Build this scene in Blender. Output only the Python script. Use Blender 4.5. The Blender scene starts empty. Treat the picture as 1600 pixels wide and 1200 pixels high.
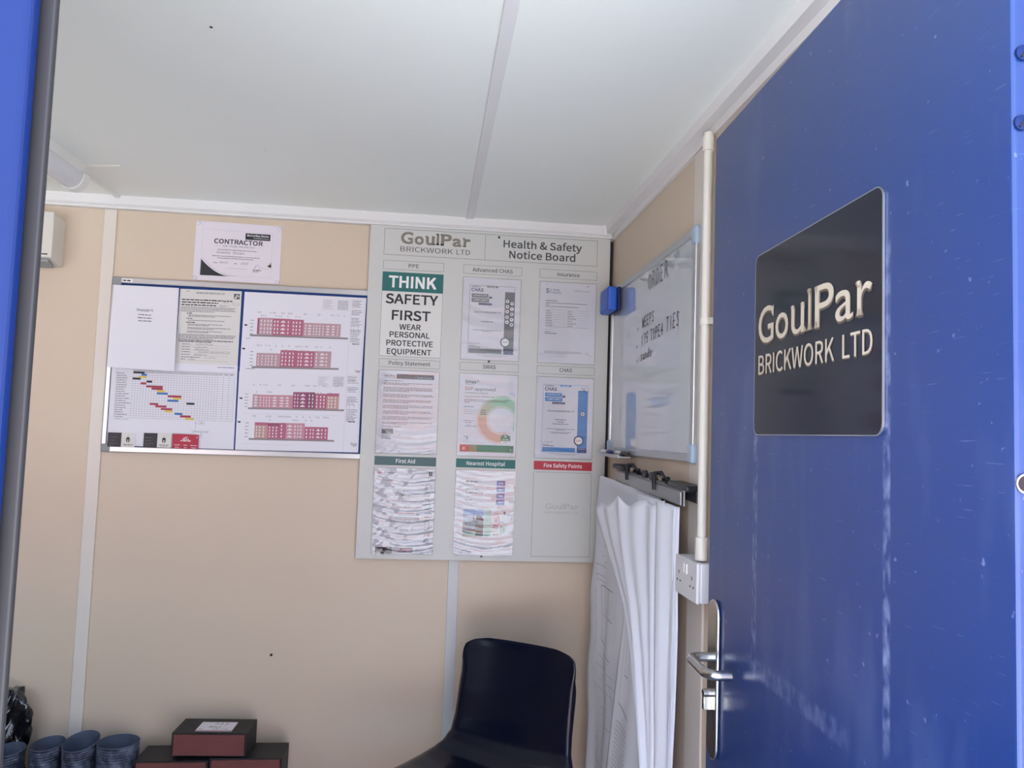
import bpy, bmesh, math, random
from mathutils import Vector, Matrix

S = bpy.context.scene
COL = S.collection

# ------------------------------------------------------------------ camera
EYE = 1.42            # camera height above the cabin floor
YAW, PITCH, ROLL, FPX = 0.1058, 0.0658, 0.034, 1199.0
_f = Vector((math.sin(YAW)*math.cos(PITCH), math.cos(YAW)*math.cos(PITCH), math.sin(PITCH)))
_r = Vector((math.cos(YAW), -math.sin(YAW), 0)); _u = _r.cross(_f)
_r2 = math.cos(ROLL)*_r + math.sin(ROLL)*_u; _u2 = -math.sin(ROLL)*_r + math.cos(ROLL)*_u
cam = bpy.data.objects.new('camera', bpy.data.cameras.new('camera')); COL.objects.link(cam)
cam.data.sensor_width = 36.0; cam.data.lens = 36.0*FPX/1600.0
cam.data.clip_start = 0.02
cam.matrix_world = Matrix(((_r2.x,_u2.x,-_f.x,0),(_r2.y,_u2.y,-_f.y,0),(_r2.z,_u2.z,-_f.z,EYE),(0,0,0,1)))
S.camera = cam

# ------------------------------------------------------------------ sky, sun, exposure
W = bpy.data.worlds.new('sky'); S.world = W; W.use_nodes = True
_n = W.node_tree.nodes; _bg = _n['Background']
_tc = _n.new('ShaderNodeTexCoord'); _sp = _n.new('ShaderNodeSeparateXYZ'); _rp = _n.new('ShaderNodeValToRGB')
_L = W.node_tree.links.new
_L(_tc.outputs['Generated'], _sp.inputs[0]); _L(_sp.outputs[2], _rp.inputs[0]); _L(_rp.outputs[0], _bg.inputs[0])
_e = _rp.color_ramp.elements                       # hazy bright horizon, blue overhead
_e[0].position = 0.0; _e[0].color = (0.80, 0.89, 1.0, 1); _e[1].position = 0.9; _e[1].color = (0.36, 0.53, 0.95, 1)
_bg.inputs[1].default_value = 1.15
sun = bpy.data.objects.new('sun', bpy.data.lights.new('sun', 'SUN')); COL.objects.link(sun)
sun.data.energy = 9.0; sun.data.angle = math.radians(0.6); sun.data.color = (1.0, 0.985, 0.94)
_d = Vector((-0.30, -1.0, -1.9)).normalized()      # sun stands behind the cabin: its front is in shade
sun.rotation_euler = _d.to_track_quat('-Z', 'Y').to_euler()
S.view_settings.view_transform = 'Standard'; S.view_settings.look = 'None'
S.view_settings.exposure = 1.97; S.view_settings.gamma = 1.0
S.view_settings.use_curve_mapping = False
S.cycles.use_denoising = True
S.cycles.max_bounces = 14; S.cycles.diffuse_bounces = 8; S.cycles.glossy_bounces = 5
S.cycles.transparent_max_bounces = 12
S.cycles.sample_clamp_indirect = 8.0
S.cycles.caustics_reflective = False; S.cycles.caustics_refractive = False

# ------------------------------------------------------------------ materials
def lin(c):
    if isinstance(c, str):
        c = [int(c[i:i+2], 16)/255 for i in (0, 2, 4)]
    return tuple((x/12.92 if x <= 0.04045 else ((x+0.055)/1.055)**2.4) for x in c)
_mats = {}
def M(name, col, rough=0.5, metal=0.0, coat=0.0, spec=0.5, var=0.0, vscale=8.0, bump=0.0, bscale=200.0, trans=0.0, stretch=(1,1,1)):
    if name in _mats: return _mats[name]
    m = bpy.data.materials.new(name); m.use_nodes = True; _mats[name] = m
    nt = m.node_tree; p = nt.nodes['Principled BSDF']
    c = lin(col)+(1,)
    p.inputs['Base Color'].default_value = c
    p.inputs['Roughness'].default_value = rough; p.inputs['Metallic'].default_value = metal
    p.inputs['Coat Weight'].default_value = coat; p.inputs['Coat Roughness'].default_value = 0.06
    p.inputs['Specular IOR Level'].default_value = spec
    p.inputs['Transmission Weight'].default_value = trans
    if var or bump:
        tc = nt.nodes.new('ShaderNodeTexCoord'); mp = nt.nodes.new('ShaderNodeMapping')
        mp.inputs['Scale'].default_value = stretch
        nt.links.new(tc.outputs['Object'], mp.inputs[0])
    if var:
        n = nt.nodes.new('ShaderNodeTexNoise'); n.inputs['Scale'].default_value = vscale; n.inputs['Detail'].default_value = 5
        nt.links.new(mp.outputs[0], n.inputs['Vector'])
        r = nt.nodes.new('ShaderNodeMapRange'); r.inputs[3].default_value = 1-var; r.inputs[4].default_value = 1+var
        nt.links.new(n.outputs['Fac'], r.inputs[0])
        mx = nt.nodes.new('ShaderNodeMix'); mx.data_type = 'RGBA'; mx.blend_type = 'MULTIPLY'
        mx.inputs[0].default_value = 1; mx.inputs[6].default_value = c
        cb = nt.nodes.new('ShaderNodeCombineColor')
        for i in range(3): nt.links.new(r.outputs[0], cb.inputs[i])
        nt.links.new(cb.outputs[0], mx.inputs[7]); nt.links.new(mx.outputs[2], p.inputs['Base Color'])
    if bump:
        n2 = nt.nodes.new('ShaderNodeTexNoise'); n2.inputs['Scale'].default_value = bscale; n2.inputs['Detail'].default_value = 3
        nt.links.new(mp.outputs[0], n2.inputs['Vector'])
        b = nt.nodes.new('ShaderNodeBump'); b.inputs['Strength'].default_value = bump; b.inputs['Distance'].default_value = 0.002
        nt.links.new(n2.outputs['Fac'], b.inputs['Height']); nt.links.new(b.outputs[0], p.inputs['Normal'])
    return m

beige   = M('beige_wall_panel', 'D4C2AD', 0.45, var=0.025, vscale=3, bump=0.03, bscale=60)
ceilm   = M('white_ceiling_panel', 'F3F4EF', 0.5, var=0.015, vscale=2)
trimw   = M('white_plastic_trim', 'E6E3E2', 0.4)
trimb   = M('cream_joint_strip', 'DED5CB', 0.4)
greyst  = M('grey_joint_strip', 'C9CACB', 0.4)
rubber  = M('black_rubber', '17171A', 0.6)
floorm  = M('grey_vinyl_floor', '8B8E92', 0.5, var=0.12, vscale=14)
concrete= M('pale_concrete', 'BABBB9', 0.9, var=0.12, vscale=1.2)
alu     = M('aluminium', 'C4C6C8', 0.35, metal=0.85)
alud    = M('grey_aluminium', 'A2A4A6', 0.4, metal=0.7)
steel   = M('stainless_steel', 'C9C6C2', 0.22, metal=1.0, bump=0.02, bscale=400, stretch=(1,1,0.05))
greycap = M('grey_plastic', '8E9092', 0.45)
bluecap = M('pale_blue_plastic', 'A9BBCF', 0.4)
felt    = M('blue_felt', '1E3E7C', 0.95, bump=0.3, bscale=900)
paper   = M('white_paper', 'E6E4EC', 0.75, spec=0.25)
paperc  = M('cream_paper', 'DEDBD8', 0.75, spec=0.25)
foamex  = M('light_grey_board', 'CFCFCB', 0.35, spec=0.4)
ink     = M('black_ink', '2B2B30', 0.6)
inkg    = M('grey_ink', '77777C', 0.7)
inkl    = M('pale_grey_ink', 'B2B1B7', 0.7)
inkm    = M('mid_grey_ink', '8F8F93', 0.7)
signk   = M('charcoal_ink', '45464A', 0.55)
whiteink= M('white_ink', 'F2F2F2', 0.6)
teal    = M('teal_ink', '1B6A66', 0.5)
slate   = M('slate_green_ink', '4A6669', 0.5)
redink  = M('red_ink', 'B8293C', 0.5)
navyink = M('navy_ink', '2B2560', 0.6)
bluink  = M('sky_blue_ink', '3F86C9', 0.6)
dblue   = M('royal_blue_ink', '2455B4', 0.6)
whitepl = M('white_plastic', 'E8E6E2', 0.35)
creampl = M('cream_plastic', 'E3DED3', 0.35)
blackpl = M('black_plastic', '1A1B20', 0.4)

# ------------------------------------------------------------------ helpers
def tag(o, label=None, cat=None, group=None, kind=None):
    if label: o['label'] = label
    if cat: o['category'] = cat
    if group: o['group'] = group
    if kind: o['kind'] = kind
    return o
def link(name, me, parent=None, loc=(0,0,0), rot=(0,0,0)):
    o = bpy.data.objects.new(name, me); COL.objects.link(o)
    o.location = loc; o.rotation_euler = rot
    if parent: o.parent = parent
    return o
def empty(name, loc, rotz=0.0):
    o = bpy.data.objects.new(name, None); COL.objects.link(o); o.empty_display_size = 0.05
    o.location = loc; o.rotation_euler = (0,0,rotz); return o
class MB:
    """collects shapes, then becomes one mesh object"""
    def __init__(s): s.v=[]; s.f=[]; s.m=[]; s.mats=[]
    def mi(s, mat):
        if mat not in s.mats: s.mats.append(mat)
        return s.mats.index(mat)
    def add(s, vs, fs, mat):
        k=len(s.v); s.v += [tuple(v) for v in vs]; i=s.mi(mat)
        for f in fs: s.f.append([k+a for a in f]); s.m.append(i)
    def box(s, a, b, mat):
        x0,x1=sorted((a[0],b[0])); y0,y1=sorted((a[1],b[1])); z0,z1=sorted((a[2],b[2]))
        s.add([(x0,y0,z0),(x1,y0,z0),(x1,y1,z0),(x0,y1,z0),(x0,y0,z1),(x1,y0,z1),(x1,y1,z1),(x0,y1,z1)],
              [(0,3,2,1),(4,5,6,7),(0,1,5,4),(1,2,6,5),(2,3,7,6),(3,0,4,7)], mat)
    def prism(s, prof, a0, a1, mat, axis='x'):
        """profile in the two other axes, extruded along axis"""
        n=len(prof)
        def P(t,p):
            return {'x':(t,p[0],p[1]),'y':(p[0],t,p[1]),'z':(p[0],p[1],t)}[axis]
        vs=[P(a0,p) for p in prof]+[P(a1,p) for p in prof]
        fs=[tuple(range(n)),tuple(range(2*n-1,n-1,-1))]+[(i,i+n,(i+1)%n+n,(i+1)%n) for i in range(n)]
        s.add(vs, fs, mat)
    def tube(s, pts, r, mat, seg=14, caps=True):
        pts=[Vector(p) for p in pts]; rs=r if isinstance(r,(list,tuple)) else [r]*len(pts)
        rings=[]; up=None
        for i,p in enumerate(pts):
            t=(pts[min(i+1,len(pts)-1)]-pts[max(i-1,0)]).normalized()
            if up is None:
                up=Vector((0,0,1)) if abs(t.z)<0.9 else Vector((1,0,0))
            a=(up-t*up.dot(t)).normalized(); b=t.cross(a); up=a
            rings.append([p+a*math.cos(q*2*math.pi/seg)*rs[i]+b*math.sin(q*2*math.pi/seg)*rs[i] for q in range(seg)])
        vs=[v for r_ in rings for v in r_]; fs=[]
        for i in range(len(pts)-1):
            for q in range(seg):
                fs.append((i*seg+q, i*seg+(q+1)%seg, (i+1)*seg+(q+1)%seg, (i+1)*seg+q))
        if caps: fs += [tuple(range(seg-1,-1,-1)), tuple(range((len(pts)-1)*seg, len(pts)*seg))]
        s.add(vs, fs, mat)
    def grid(s, F, nu, nv, mat, flip=False):
        vs=[F(i/nu, j/nv) for j in range(nv+1) for i in range(nu+1)]
        fs=[]
        for j in range(nv):
            for i in range(nu):
                a=j*(nu+1)+i; q=(a,a+1,a+nu+2,a+nu+1)
                fs.append(q[::-1] if flip else q)
        s.add(vs, fs, mat)
    def build(s, name, parent=None, loc=(0,0,0), rot=(0,0,0), smooth=False, bevel=0.0, bseg=2, fix=True):
        me=bpy.data.meshes.new(name); me.from_pydata(s.v,[],s.f)
        for m in s.mats: me.materials.append(m)
        me.polygons.foreach_set('material_index', s.m)
        if fix:
            bm=bmesh.new(); bm.from_mesh(me); bmesh.ops.recalc_face_normals(bm, faces=bm.faces); bm.to_mesh(me); bm.free()
        if smooth:
            me.polygons.foreach_set('use_smooth', [True]*len(me.polygons))
            if hasattr(me,'set_sharp_from_angle'): me.set_sharp_from_angle(angle=math.radians(40))
        me.update()
        o=link(name, me, parent, loc, rot)
        if bevel:
            b=o.modifiers.new('bevel','BEVEL'); b.width=bevel; b.segments=bseg; b.limit_method='ANGLE'; b.angle_limit=math.radians(35)
        return o
def Z(z): return z+EYE
def P(x,y,z): return (x,y,z+EYE)
def boxobj(name, a, b, mat, parent=None, bevel=0.0, loc=None):
    """box given in camera-height coordinates; origin at its centre"""
    c=[(a[i]+b[i])/2 for i in range(3)]
    m=MB(); m.box([a[i]-c[i] for i in range(3)],[b[i]-c[i] for i in range(3)],mat)
    if parent: o=m.build(name,parent,bevel=bevel); o.location=Vector((c[0],c[1],c[2]+EYE))-parent.location
    else: o=m.build(name,None,(c[0],c[1],c[2]+EYE),bevel=bevel)
    return o
def struct(o): o['kind']='structure'; return o

# ---- glyph outlines from the built-in font
_tc={}
import os
try: SANS=bpy.data.fonts.load(os.path.join(bpy.utils.system_resource('DATAFILES'),'fonts','Noto Sans CJK Regular.woff2'))   # Blender's own interface font
except Exception: SANS=None
def glyphs(txt, bold=0.0, res=2, human=False):
    k=(txt,bold,res,human)
    if k in _tc: return _tc[k]
    c=bpy.data.curves.new('t','FONT'); c.body=txt; c.size=1.0; c.resolution_u=res; c.fill_mode='FRONT'; c.offset=bold
    if SANS and not human: c.font=SANS
    o=bpy.data.objects.new('t',c); COL.objects.link(o)
    dg=bpy.context.evaluated_depsgraph_get(); dg.update()
    me=o.evaluated_get(dg).to_mesh()
    ch=CAPS.get(human,CAP)
    vs=[(v.co.x,v.co.y*CAP/ch) for v in me.vertices]; fs=[tuple(p.vertices) for p in me.polygons]
    o.evaluated_get(dg).to_mesh_clear(); bpy.data.objects.remove(o); bpy.data.curves.remove(c)
    _tc[k]=(vs,fs); return _tc[k]
CAP=0.727
CAPS={}
for _h in (False,True):
    CAPS[_h]=CAP; CAPS[_h]=max(v[1] for v in glyphs('H',0.0,1,_h)[0])
_tc.clear()
class Print:
    """flat artwork in millimetres, origin top left, y down; each thing is laid on its own layer"""
    def __init__(s): s.v=[]; s.f=[]; s.m=[]; s.mats=[]
    def mi(s, mat):
        if mat not in s.mats: s.mats.append(mat)
        return s.mats.index(mat)
    def poly(s, pts, mat, lay=1):
        k=len(s.v); s.v += [(x,y,lay) for x,y in pts]; s.f.append(list(range(k,k+len(pts)))); s.m.append(s.mi(mat))
    def rect(s,x0,y0,x1,y1,mat,lay=1,nx=1,ny=1):
        for i in range(nx):
            for j in range(ny):
                a=x0+(x1-x0)*i/nx; b=x0+(x1-x0)*(i+1)/nx; c=y0+(y1-y0)*j/ny; d=y0+(y1-y0)*(j+1)/ny
                s.poly([(a,d),(b,d),(b,c),(a,c)],mat,lay)
    def frame(s,x0,y0,x1,y1,w,mat,lay=1):
        n=6
        s.rect(x0,y0,x1,y0+w,mat,lay,n,1); s.rect(x0,y1-w,x1,y1,mat,lay,n,1)
        s.rect(x0,y0,x0+w,y1,mat,lay,1,n); s.rect(x1-w,y0,x1,y1,mat,lay,1,n)
    def line(s,pts,w,mat,lay=1,n=1):
        for (x0,y0),(x1,y1) in zip(pts[:-1],pts[1:]):
            L=math.hypot(x1-x0,y1-y0) or 1e-6; nx,ny=-(y1-y0)/L*w/2,(x1-x0)/L*w/2
            ex,ey=(x1-x0)/L*w*0.3,(y1-y0)/L*w*0.3
            for q in range(n):
                a=(x0+(x1-x0)*q/n,y0+(y1-y0)*q/n); b=(x0+(x1-x0)*(q+1)/n,y0+(y1-y0)*(q+1)/n)
                s.poly([(a[0]-ex+nx,a[1]-ey+ny),(b[0]+ex+nx,b[1]+ey+ny),(b[0]+ex-nx,b[1]+ey-ny),(a[0]-ex-nx,a[1]-ey-ny)],mat,lay)
    def disc(s,x,y,r,mat,lay=1,n=20,ry=None):
        ry=ry or r
        s.poly([(x+r*math.cos(-a*2*math.pi/n),y+ry*math.sin(-a*2*math.pi/n)) for a in range(n)],mat,lay)
    def text(s,txt,x0,x1,yb,cap,mat,lay=2,bold=0.0,res=2,shear=0.0,rot=0,dx=0,dy=0,human=False):
        vs,fs=glyphs(txt,0.0,res,human)
        mn=min(v[0] for v in vs); mx=max(v[0] for v in vs); sy=cap/CAP
        d=max(bold,0.0)*sy; x0+=d; x1-=d
        sx=(x1-x0)/(mx-mn); i=s.mi(mat)
        if d==0: sh=((0,0),)
        elif cap<8: sh=((-d,0),(d,0))
        else: sh=((-d,-d),(d,-d),(d,d),(-d,d),(0,0))
        for q,(ex,ey) in enumerate(sh):
            k=len(s.v); lq=lay+.12*q
            for vx,vy in vs:
                px=(vx-mn)*sx+vy*sy*shear+ex; py=vy*sy+ey
                if rot==0: s.v.append((x0+px+dx, yb-py+dy, lq))
                else: s.v.append((yb+py+dx, x0+px+dy, lq))     # reads downwards
            for f in fs: s.f.append([k+a for a in f]); s.m.append(i)
    def words(s,x0,x1,y,h,mat,rng,lay=1,fill=1.0):
        x=x0; e=x0+(x1-x0)*fill
        while x<e:
            w=min(h*rng.uniform(1.2,4.5), e-x)
            if w>0.3*h: s.rect(x,y-h*rng.uniform(0.85,1.0),x+w,y,mat,lay)
            x+=w+h*0.55
    def para(s,x0,x1,y0,y1,n,h,mat,rng,last=0.6):
        for i in range(n):
            y=y0+(y1-y0)*i/max(n-1,1)
            s.words(x0,x1,y,h,mat,rng,fill=(last if i==n-1 and n>1 else rng.uniform(0.94,1.0)))
    def scrawl(s,x0,x1,y,h,mat,rng,w=0.5):
        pts=[]; x=x0
        while x<x1:
            pts.append((x,y-rng.random()*h*(1 if rng.random()<0.3 else 0.5))); x+=h*rng.uniform(0.12,0.3)
            pts.append((x,y+rng.uniform(-.1,.1)*h)); x+=h*rng.uniform(0.05,0.2)
        s.line(pts,w,mat)
    def build(s,name,parent,F,H,step=0.00018):
        """F(u mm, v mm, offset m) -> point in the parent's space"""
        me=bpy.data.meshes.new(name)
        me.from_pydata([F(x,y,H+lay*step) for x,y,lay in s.v],[],s.f)
        for m in s.mats: me.materials.append(m)
        me.polygons.foreach_set('material_index', s.m); me.update()
        return link(name, me, parent)

def wall_map(corners, yplane, w, h, bend=None, centre=None):
    """maps sheet millimetres to the back wall; corners TL,TR,BR,BL as (x, z above eye)"""
    tl,tr,br,bl=[Vector((c[0],0,c[1]+EYE)) for c in corners]
    cen=centre or (tl+tr+br+bl)/4+Vector((0,yplane,0))
    def F(u,v,off):
        a,b=u/w,v/h
        p=(tl*(1-a)+tr*a)*(1-b)+(bl*(1-a)+br*a)*b
        k=bend(a,b) if bend else 0.0
        return Vector((p.x,yplane-off-k,p.z))-cen
    return F,cen
def sheet(name,label,cat,corners,yplane,w,h,mat,bend=None,nu=1,nv=1,th=0.0006,group=None):
    F,cen=wall_map(corners,yplane,w,h,bend)
    m=MB()
    m.grid(lambda a,b:F(a*w,(1-b)*h,th),nu,nv,mat)
    m.grid(lambda a,b:F(a*w,(1-b)*h,0.0),nu,nv,mat,flip=True)
    for (a0,b0,a1,b1) in ((0,0,1,0),(1,0,1,1),(1,1,0,1),(0,1,0,0)):
        n=nu if b0==b1 else nv
        m.grid(lambda s,t:F((a0+(a1-a0)*s)*w,(b0+(b1-b0)*s)*h,th*t),n,1,mat)
    o=m.build(name,None,cen,smooth=(nu>1 or nv>1),fix=False)
    tag(o,label,cat,group)
    return o,F,th
def rw_map(y_far, z_top, xplane, cen):
    """maps millimetres on the right wall, u runs from the far end towards the door"""
    def F(u,v,off): return Vector((xplane-off, y_far-u/1000.0, z_top+EYE-v/1000.0))-cen
    return F

D=2.747; R=0.6485; CE=0.772; FL=-EYE
# ================================================================== the setting
xl=-3.2; yf=0.60; yfi=0.72
struct(boxobj('floor',(xl-.1,yf,FL-.08),(R+.1,D+.1,FL),floorm))
struct(boxobj('ceiling',(xl-.1,yf,CE),(R+.1,D+.1,CE+.08),ceilm))
struct(boxobj('wall_back',(xl-.1,D,FL),(R+.1,D+.1,CE),beige))
struct(boxobj('wall_right',(R,yf,FL),(R+.1,D,CE),beige))
struct(boxobj('wall_left',(xl-.1,yf,FL),(xl,D,CE),beige))
bluep=M('blue_paint_frame','10265C',0.5,spec=0.25,var=0.06,vscale=6,bump=0.02,bscale=40)
wx0,wx1,wz0,wz1=-2.95,-1.05,-0.50,0.58
m=MB()
for a,b in (((xl,yf+.01,FL),(wx0,yfi,CE)),((wx0,yf+.01,FL),(wx1,yfi,wz0)),((wx0,yf+.01,wz1),(wx1,yfi,CE)),((wx1,yf+.01,FL),(-.62,yfi,CE)),((-.62,yf+.01,.70),(R,yfi,CE))):
    m.box(P(a[0],a[1],a[2]),P(b[0],yfi-.02,b[2]),bluep); m.box(P(a[0],yfi-.02,a[2]),P(*b),beige)
struct(m.build('wall_front'))
# unseen window added beside the door, widened to bring more daylight in
m=MB(); y0=.63; y1=.69
for a,b in (((wx0,y0,wz0),(wx0+.05,y1,wz1)),((wx1-.05,y0,wz0),(wx1,y1,wz1)),((wx0,y0,wz0),(wx1,y1,wz0+.05)),((wx0,y0,wz1-.05),(wx1,y1,wz1)),(((wx0+wx1)/2-.02,y0,wz0),((wx0+wx1)/2+.02,y1,wz1))):
    m.box(P(*a),P(*b),trimw)
win=struct(m.build('added_window_1'))
glassm=bpy.data.materials.new('window_glass'); glassm.use_nodes=True
_nt=glassm.node_tree; _nt.nodes.remove(_nt.nodes['Principled BSDF'])
_t=_nt.nodes.new('ShaderNodeBsdfTransparent'); _g=_nt.nodes.new('ShaderNodeBsdfGlossy'); _g.inputs['Roughness'].default_value=.02
_fr=_nt.nodes.new('ShaderNodeFresnel'); _mx=_nt.nodes.new('ShaderNodeMixShader')
_nt.links.new(_fr.outputs[0],_mx.inputs[0]); _nt.links.new(_t.outputs[0],_mx.inputs[1]); _nt.links.new(_g.outputs[0],_mx.inputs[2])
_nt.links.new(_mx.outputs[0],_nt.nodes['Material Output'].inputs[0])
m=MB(); m.box(P(wx0+.05,.655,wz0+.05),P(wx1-.05,.661,wz1-.05),glassm); m.build('pane',win)
# outside: yard and the brick building across it
struct(boxobj('ground',(-30,-30,FL-.35),(30,30,FL-.20),concrete))
def brick_material(name,c1,c2,mort,scale,bw=.225,bh=.075):
    m=bpy.data.materials.new(name); m.use_nodes=True; nt=m.node_tree; p=nt.nodes['Principled BSDF']; p.inputs['Roughness'].default_value=.85
    tc=nt.nodes.new('ShaderNodeTexCoord'); mp=nt.nodes.new('ShaderNodeMapping'); mp.inputs['Rotation'].default_value=(math.radians(90),0,0)
    b=nt.nodes.new('ShaderNodeTexBrick'); b.inputs['Color1'].default_value=lin(c1)+(1,); b.inputs['Color2'].default_value=lin(c2)+(1,); b.inputs['Mortar'].default_value=lin(mort)+(1,)
    b.inputs['Scale'].default_value=1; b.inputs['Brick Width'].default_value=bw; b.inputs['Row Height'].default_value=bh; b.inputs['Mortar Size'].default_value=.008
    nt.links.new(tc.outputs['Object'],mp.inputs[0]); nt.links.new(mp.outputs[0],b.inputs['Vector']); nt.links.new(b.outputs[0],p.inputs['Base Color'])
    return m
struct(boxobj('wall_opposite',(-14,-16.4,FL-.2),(9,-16,FL+2.7),brick_material('opposite_brickwork','B4766E','9C625C','BDB4AC',1)))

# trims
def trim(n,a,b,mat,bev=0.0015): return struct(boxobj('trim_%d'%n,a,b,mat,bevel=bev))
m=MB()   # stepped cornice along the back wall
m.prism([(D,Z(CE)),(D-.034,Z(CE)),(D-.034,Z(.742)),(D-.026,Z(.7345)),(D-.026,Z(.7285)),(D,Z(.7285))],xl,R-.002,trimw,'x')
struct(m.build('trim_1'))
m=MB()   # deeper stepped cornice along the right wall
m.prism([(R,Z(CE)),(R-.036,Z(CE)),(R-.034,Z(.745)),(R-.012,Z(.741)),(R-.010,Z(.722)),(R,Z(.722))],yfi,D-.036,trimw,'y')
struct(m.build('trim_2'))
trim(3,(.598,D-.046,.735),(.616,D-.030,.7715),trimw)                   # corner cover of the cornice
trim(4,(-1.142,D-.007,FL),(-1.100,D,.728),trimb)                       # joint strips of the back wall
trim(5,(.088,D-.007,FL),(.125,D,.728),greyst)
trim(6,(.103,yfi,CE-.006),(.130,D-.034,CE),trimw)                      # joint strip of the ceiling
trim(7,(R-.006,1.74,FL),(R,1.845,.722),trimb)                          # joint strip of the right wall
trim(8,(R-.011,D-.010,FL),(R,D,.722),rubber,0)                         # black strip, paints in the dark of the corner gap
s=MB(); s.tube([P(-.453,1.503,CE-.0015),P(-.453,1.503,CE+.002)],.003,rubber,8)
tag(s.build('ceiling_screw'),'small dark screw head in the ceiling panel above the certificate, near the photo\'s top edge','screw')
s=MB(); s.tube([P(-.487,2.171,CE-.0015),P(-.487,2.171,CE+.002)],.0028,whitepl,8)
tag(s.build('ceiling_screw'),'small white screw head in the ceiling panel between lamp and joint strip','screw')
s=MB(); s.tube([P(-.503,D-.003,-.778),P(-.503,D+.002,-.778)],.0045,blackpl,12)
tag(s.build('wall_screw'),'single black screw head in the bare beige wall above the brick samples','screw')

# door frame, left jamb with its dark seal
m=MB(); m.box(P(-.62,yf,FL-.02),P(-.3125,yf+.016,.70),bluep); m.box(P(-.62,yf+.016,FL-.02),P(-.375,yfi,.70),bluep)
struct(m.build('trim_9',bevel=.006,bseg=4))
m=MB(); m.box(P(-.345,yf+.0165,FL-.02),P(-.3035,yf+.024,.70),M('dark_seal','2C292A',0.55))
struct(m.build('trim_10',bevel=.002))

# ------------------------------------------------------------------ the open blue door
def door_material():
    m=bpy.data.materials.new('scuffed_blue_door_paint'); m.use_nodes=True; nt=m.node_tree; p=nt.nodes['Principled BSDF']
    p.inputs['Roughness'].default_value=.34; p.inputs['Coat Weight'].default_value=.35; p.inputs['Coat Roughness'].default_value=.18
    tc=nt.nodes.new('ShaderNodeTexCoord'); sx=nt.nodes.new('ShaderNodeSeparateXYZ'); nt.links.new(tc.outputs['Object'],sx.inputs[0])
    def mth(op,a,b=None,c=None):
        n=nt.nodes.new('ShaderNodeMath'); n.operation=op
        for i,q in enumerate((a,b,c)):
            if q is None: continue
            if isinstance(q,(int,float)): n.inputs[i].default_value=q
            else: nt.links.new(q,n.inputs[i])
        return n.outputs[0]
    def band(o,c,w,soft):      # 1 inside |o-c|<w
        d=mth('ABSOLUTE',mth('SUBTRACT',o,c)); r=nt.nodes.new('ShaderNodeMapRange'); r.inputs[1].default_value=w+soft; r.inputs[2].default_value=w; nt.links.new(d,r.inputs[0]); return r.outputs[0]
    def noise(scale,st,lo,hi,det=6):
        mp=nt.nodes.new('ShaderNodeMapping'); mp.inputs['Scale'].default_value=st; nt.links.new(tc.outputs['Object'],mp.inputs[0])
        n=nt.nodes.new('ShaderNodeTexNoise'); n.inputs['Scale'].default_value=scale; n.inputs['Detail'].default_value=det; nt.links.new(mp.outputs[0],n.inputs['Vector'])
        r=nt.nodes.new('ShaderNodeMapRange'); r.inputs[1].default_value=lo; r.inputs[2].default_value=hi; nt.links.new(n.outputs['Fac'],r.inputs[0]); return r.outputs[0]
    X,ZZ=sx.outputs[0],sx.outputs[2]
    b1=mth('MULTIPLY',band(X,.654,.008,.004),band(ZZ,EYE-.20,.20,.03))
    b2=mth('MULTIPLY',band(X,.226,.006,.004),band(ZZ,EYE-.06,.29,.05))
    b3=mth('MULTIPLY',band(X,.50,.16,.03),band(ZZ,EYE-.40,.012,.008))
    bands=mth('MAXIMUM',mth('MAXIMUM',mth('MULTIPLY',b1,.8),b2),mth('MULTIPLY',b3,.4))
    sc=mth('MULTIPLY',bands,noise(60,(1,1,.6),.42,.75))
    spots=mth('MULTIPLY',noise(70,(1,1,1),.69,.75,2),.35)
    scr=mth('MULTIPLY',noise(16,(1.2,1,22),.66,.76,4),.30)
    smear=mth('MULTIPLY',noise(5,(1.6,1,.5),.55,.85,5),.16)
    tot=mth('MINIMUM',mth('ADD',mth('MAXIMUM',mth('MULTIPLY',sc,.62),spots),mth('ADD',scr,smear)),.75)
    mx=nt.nodes.new('ShaderNodeMix'); mx.data_type='RGBA'; mx.inputs[6].default_value=lin('1B3A79')+(1,); mx.inputs[7].default_value=lin('A9B6DC')+(1,)
    nt.links.new(tot,mx.inputs[0]); nt.links.new(mx.outputs[2],p.inputs['Base Color'])
    return m
doorm=door_material()
DA=math.atan2(.9994,.034)
ORG=Vector((.5744,.70,0))
door=MB(); door.box((0,-.038,.03),(.905,0,EYE+.668),doorm)
door=struct(door.build('door_1',None,ORG,(0,0,DA),bevel=.004,bseg=3))
# lever set on the outer face: long plate, lever, lock cylinder
def stadium(x,zc,hw,hh,n=10):
    pts=[]
    for k in range(n+1): a=math.pi*k/n; pts.append((x+hw*math.cos(a),zc+hh-hw+hw*math.sin(a)))
    for k in range(n+1): a=math.pi+math.pi*k/n; pts.append((x+hw*math.cos(a),zc-hh+hw+hw*math.sin(a)))
    return pts
pu=.850; pz=EYE-.484
m=MB(); n0=stadium(pu,pz,.029,.160); m.prism(n0,0.0,.009,steel,'y')
pl=m.build('handle_plate',door,smooth=True,bevel=.004,bseg=3)
tag(pl,'brushed steel back plate')
lz=EYE-.442
m=MB(); pts=[(pu+.006,.006,lz),(pu+.006,.022,lz)]
for k in range(9):
    a=math.pi/2*k/8; pts.append((pu+.006-.024*(1-math.cos(a)),.032+.024*math.sin(a),lz))
for k in range(9):
    a=math.pi/2*k/8; pts.append((pu-.094-.024*math.sin(a),.032+.024*math.cos(a),lz))
pts.append((pu-.118,.012,lz))
m.tube(pts,.0096,steel,20); tag(m.build('lever_handle',door,smooth=True),'round bar steel lever')
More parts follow.
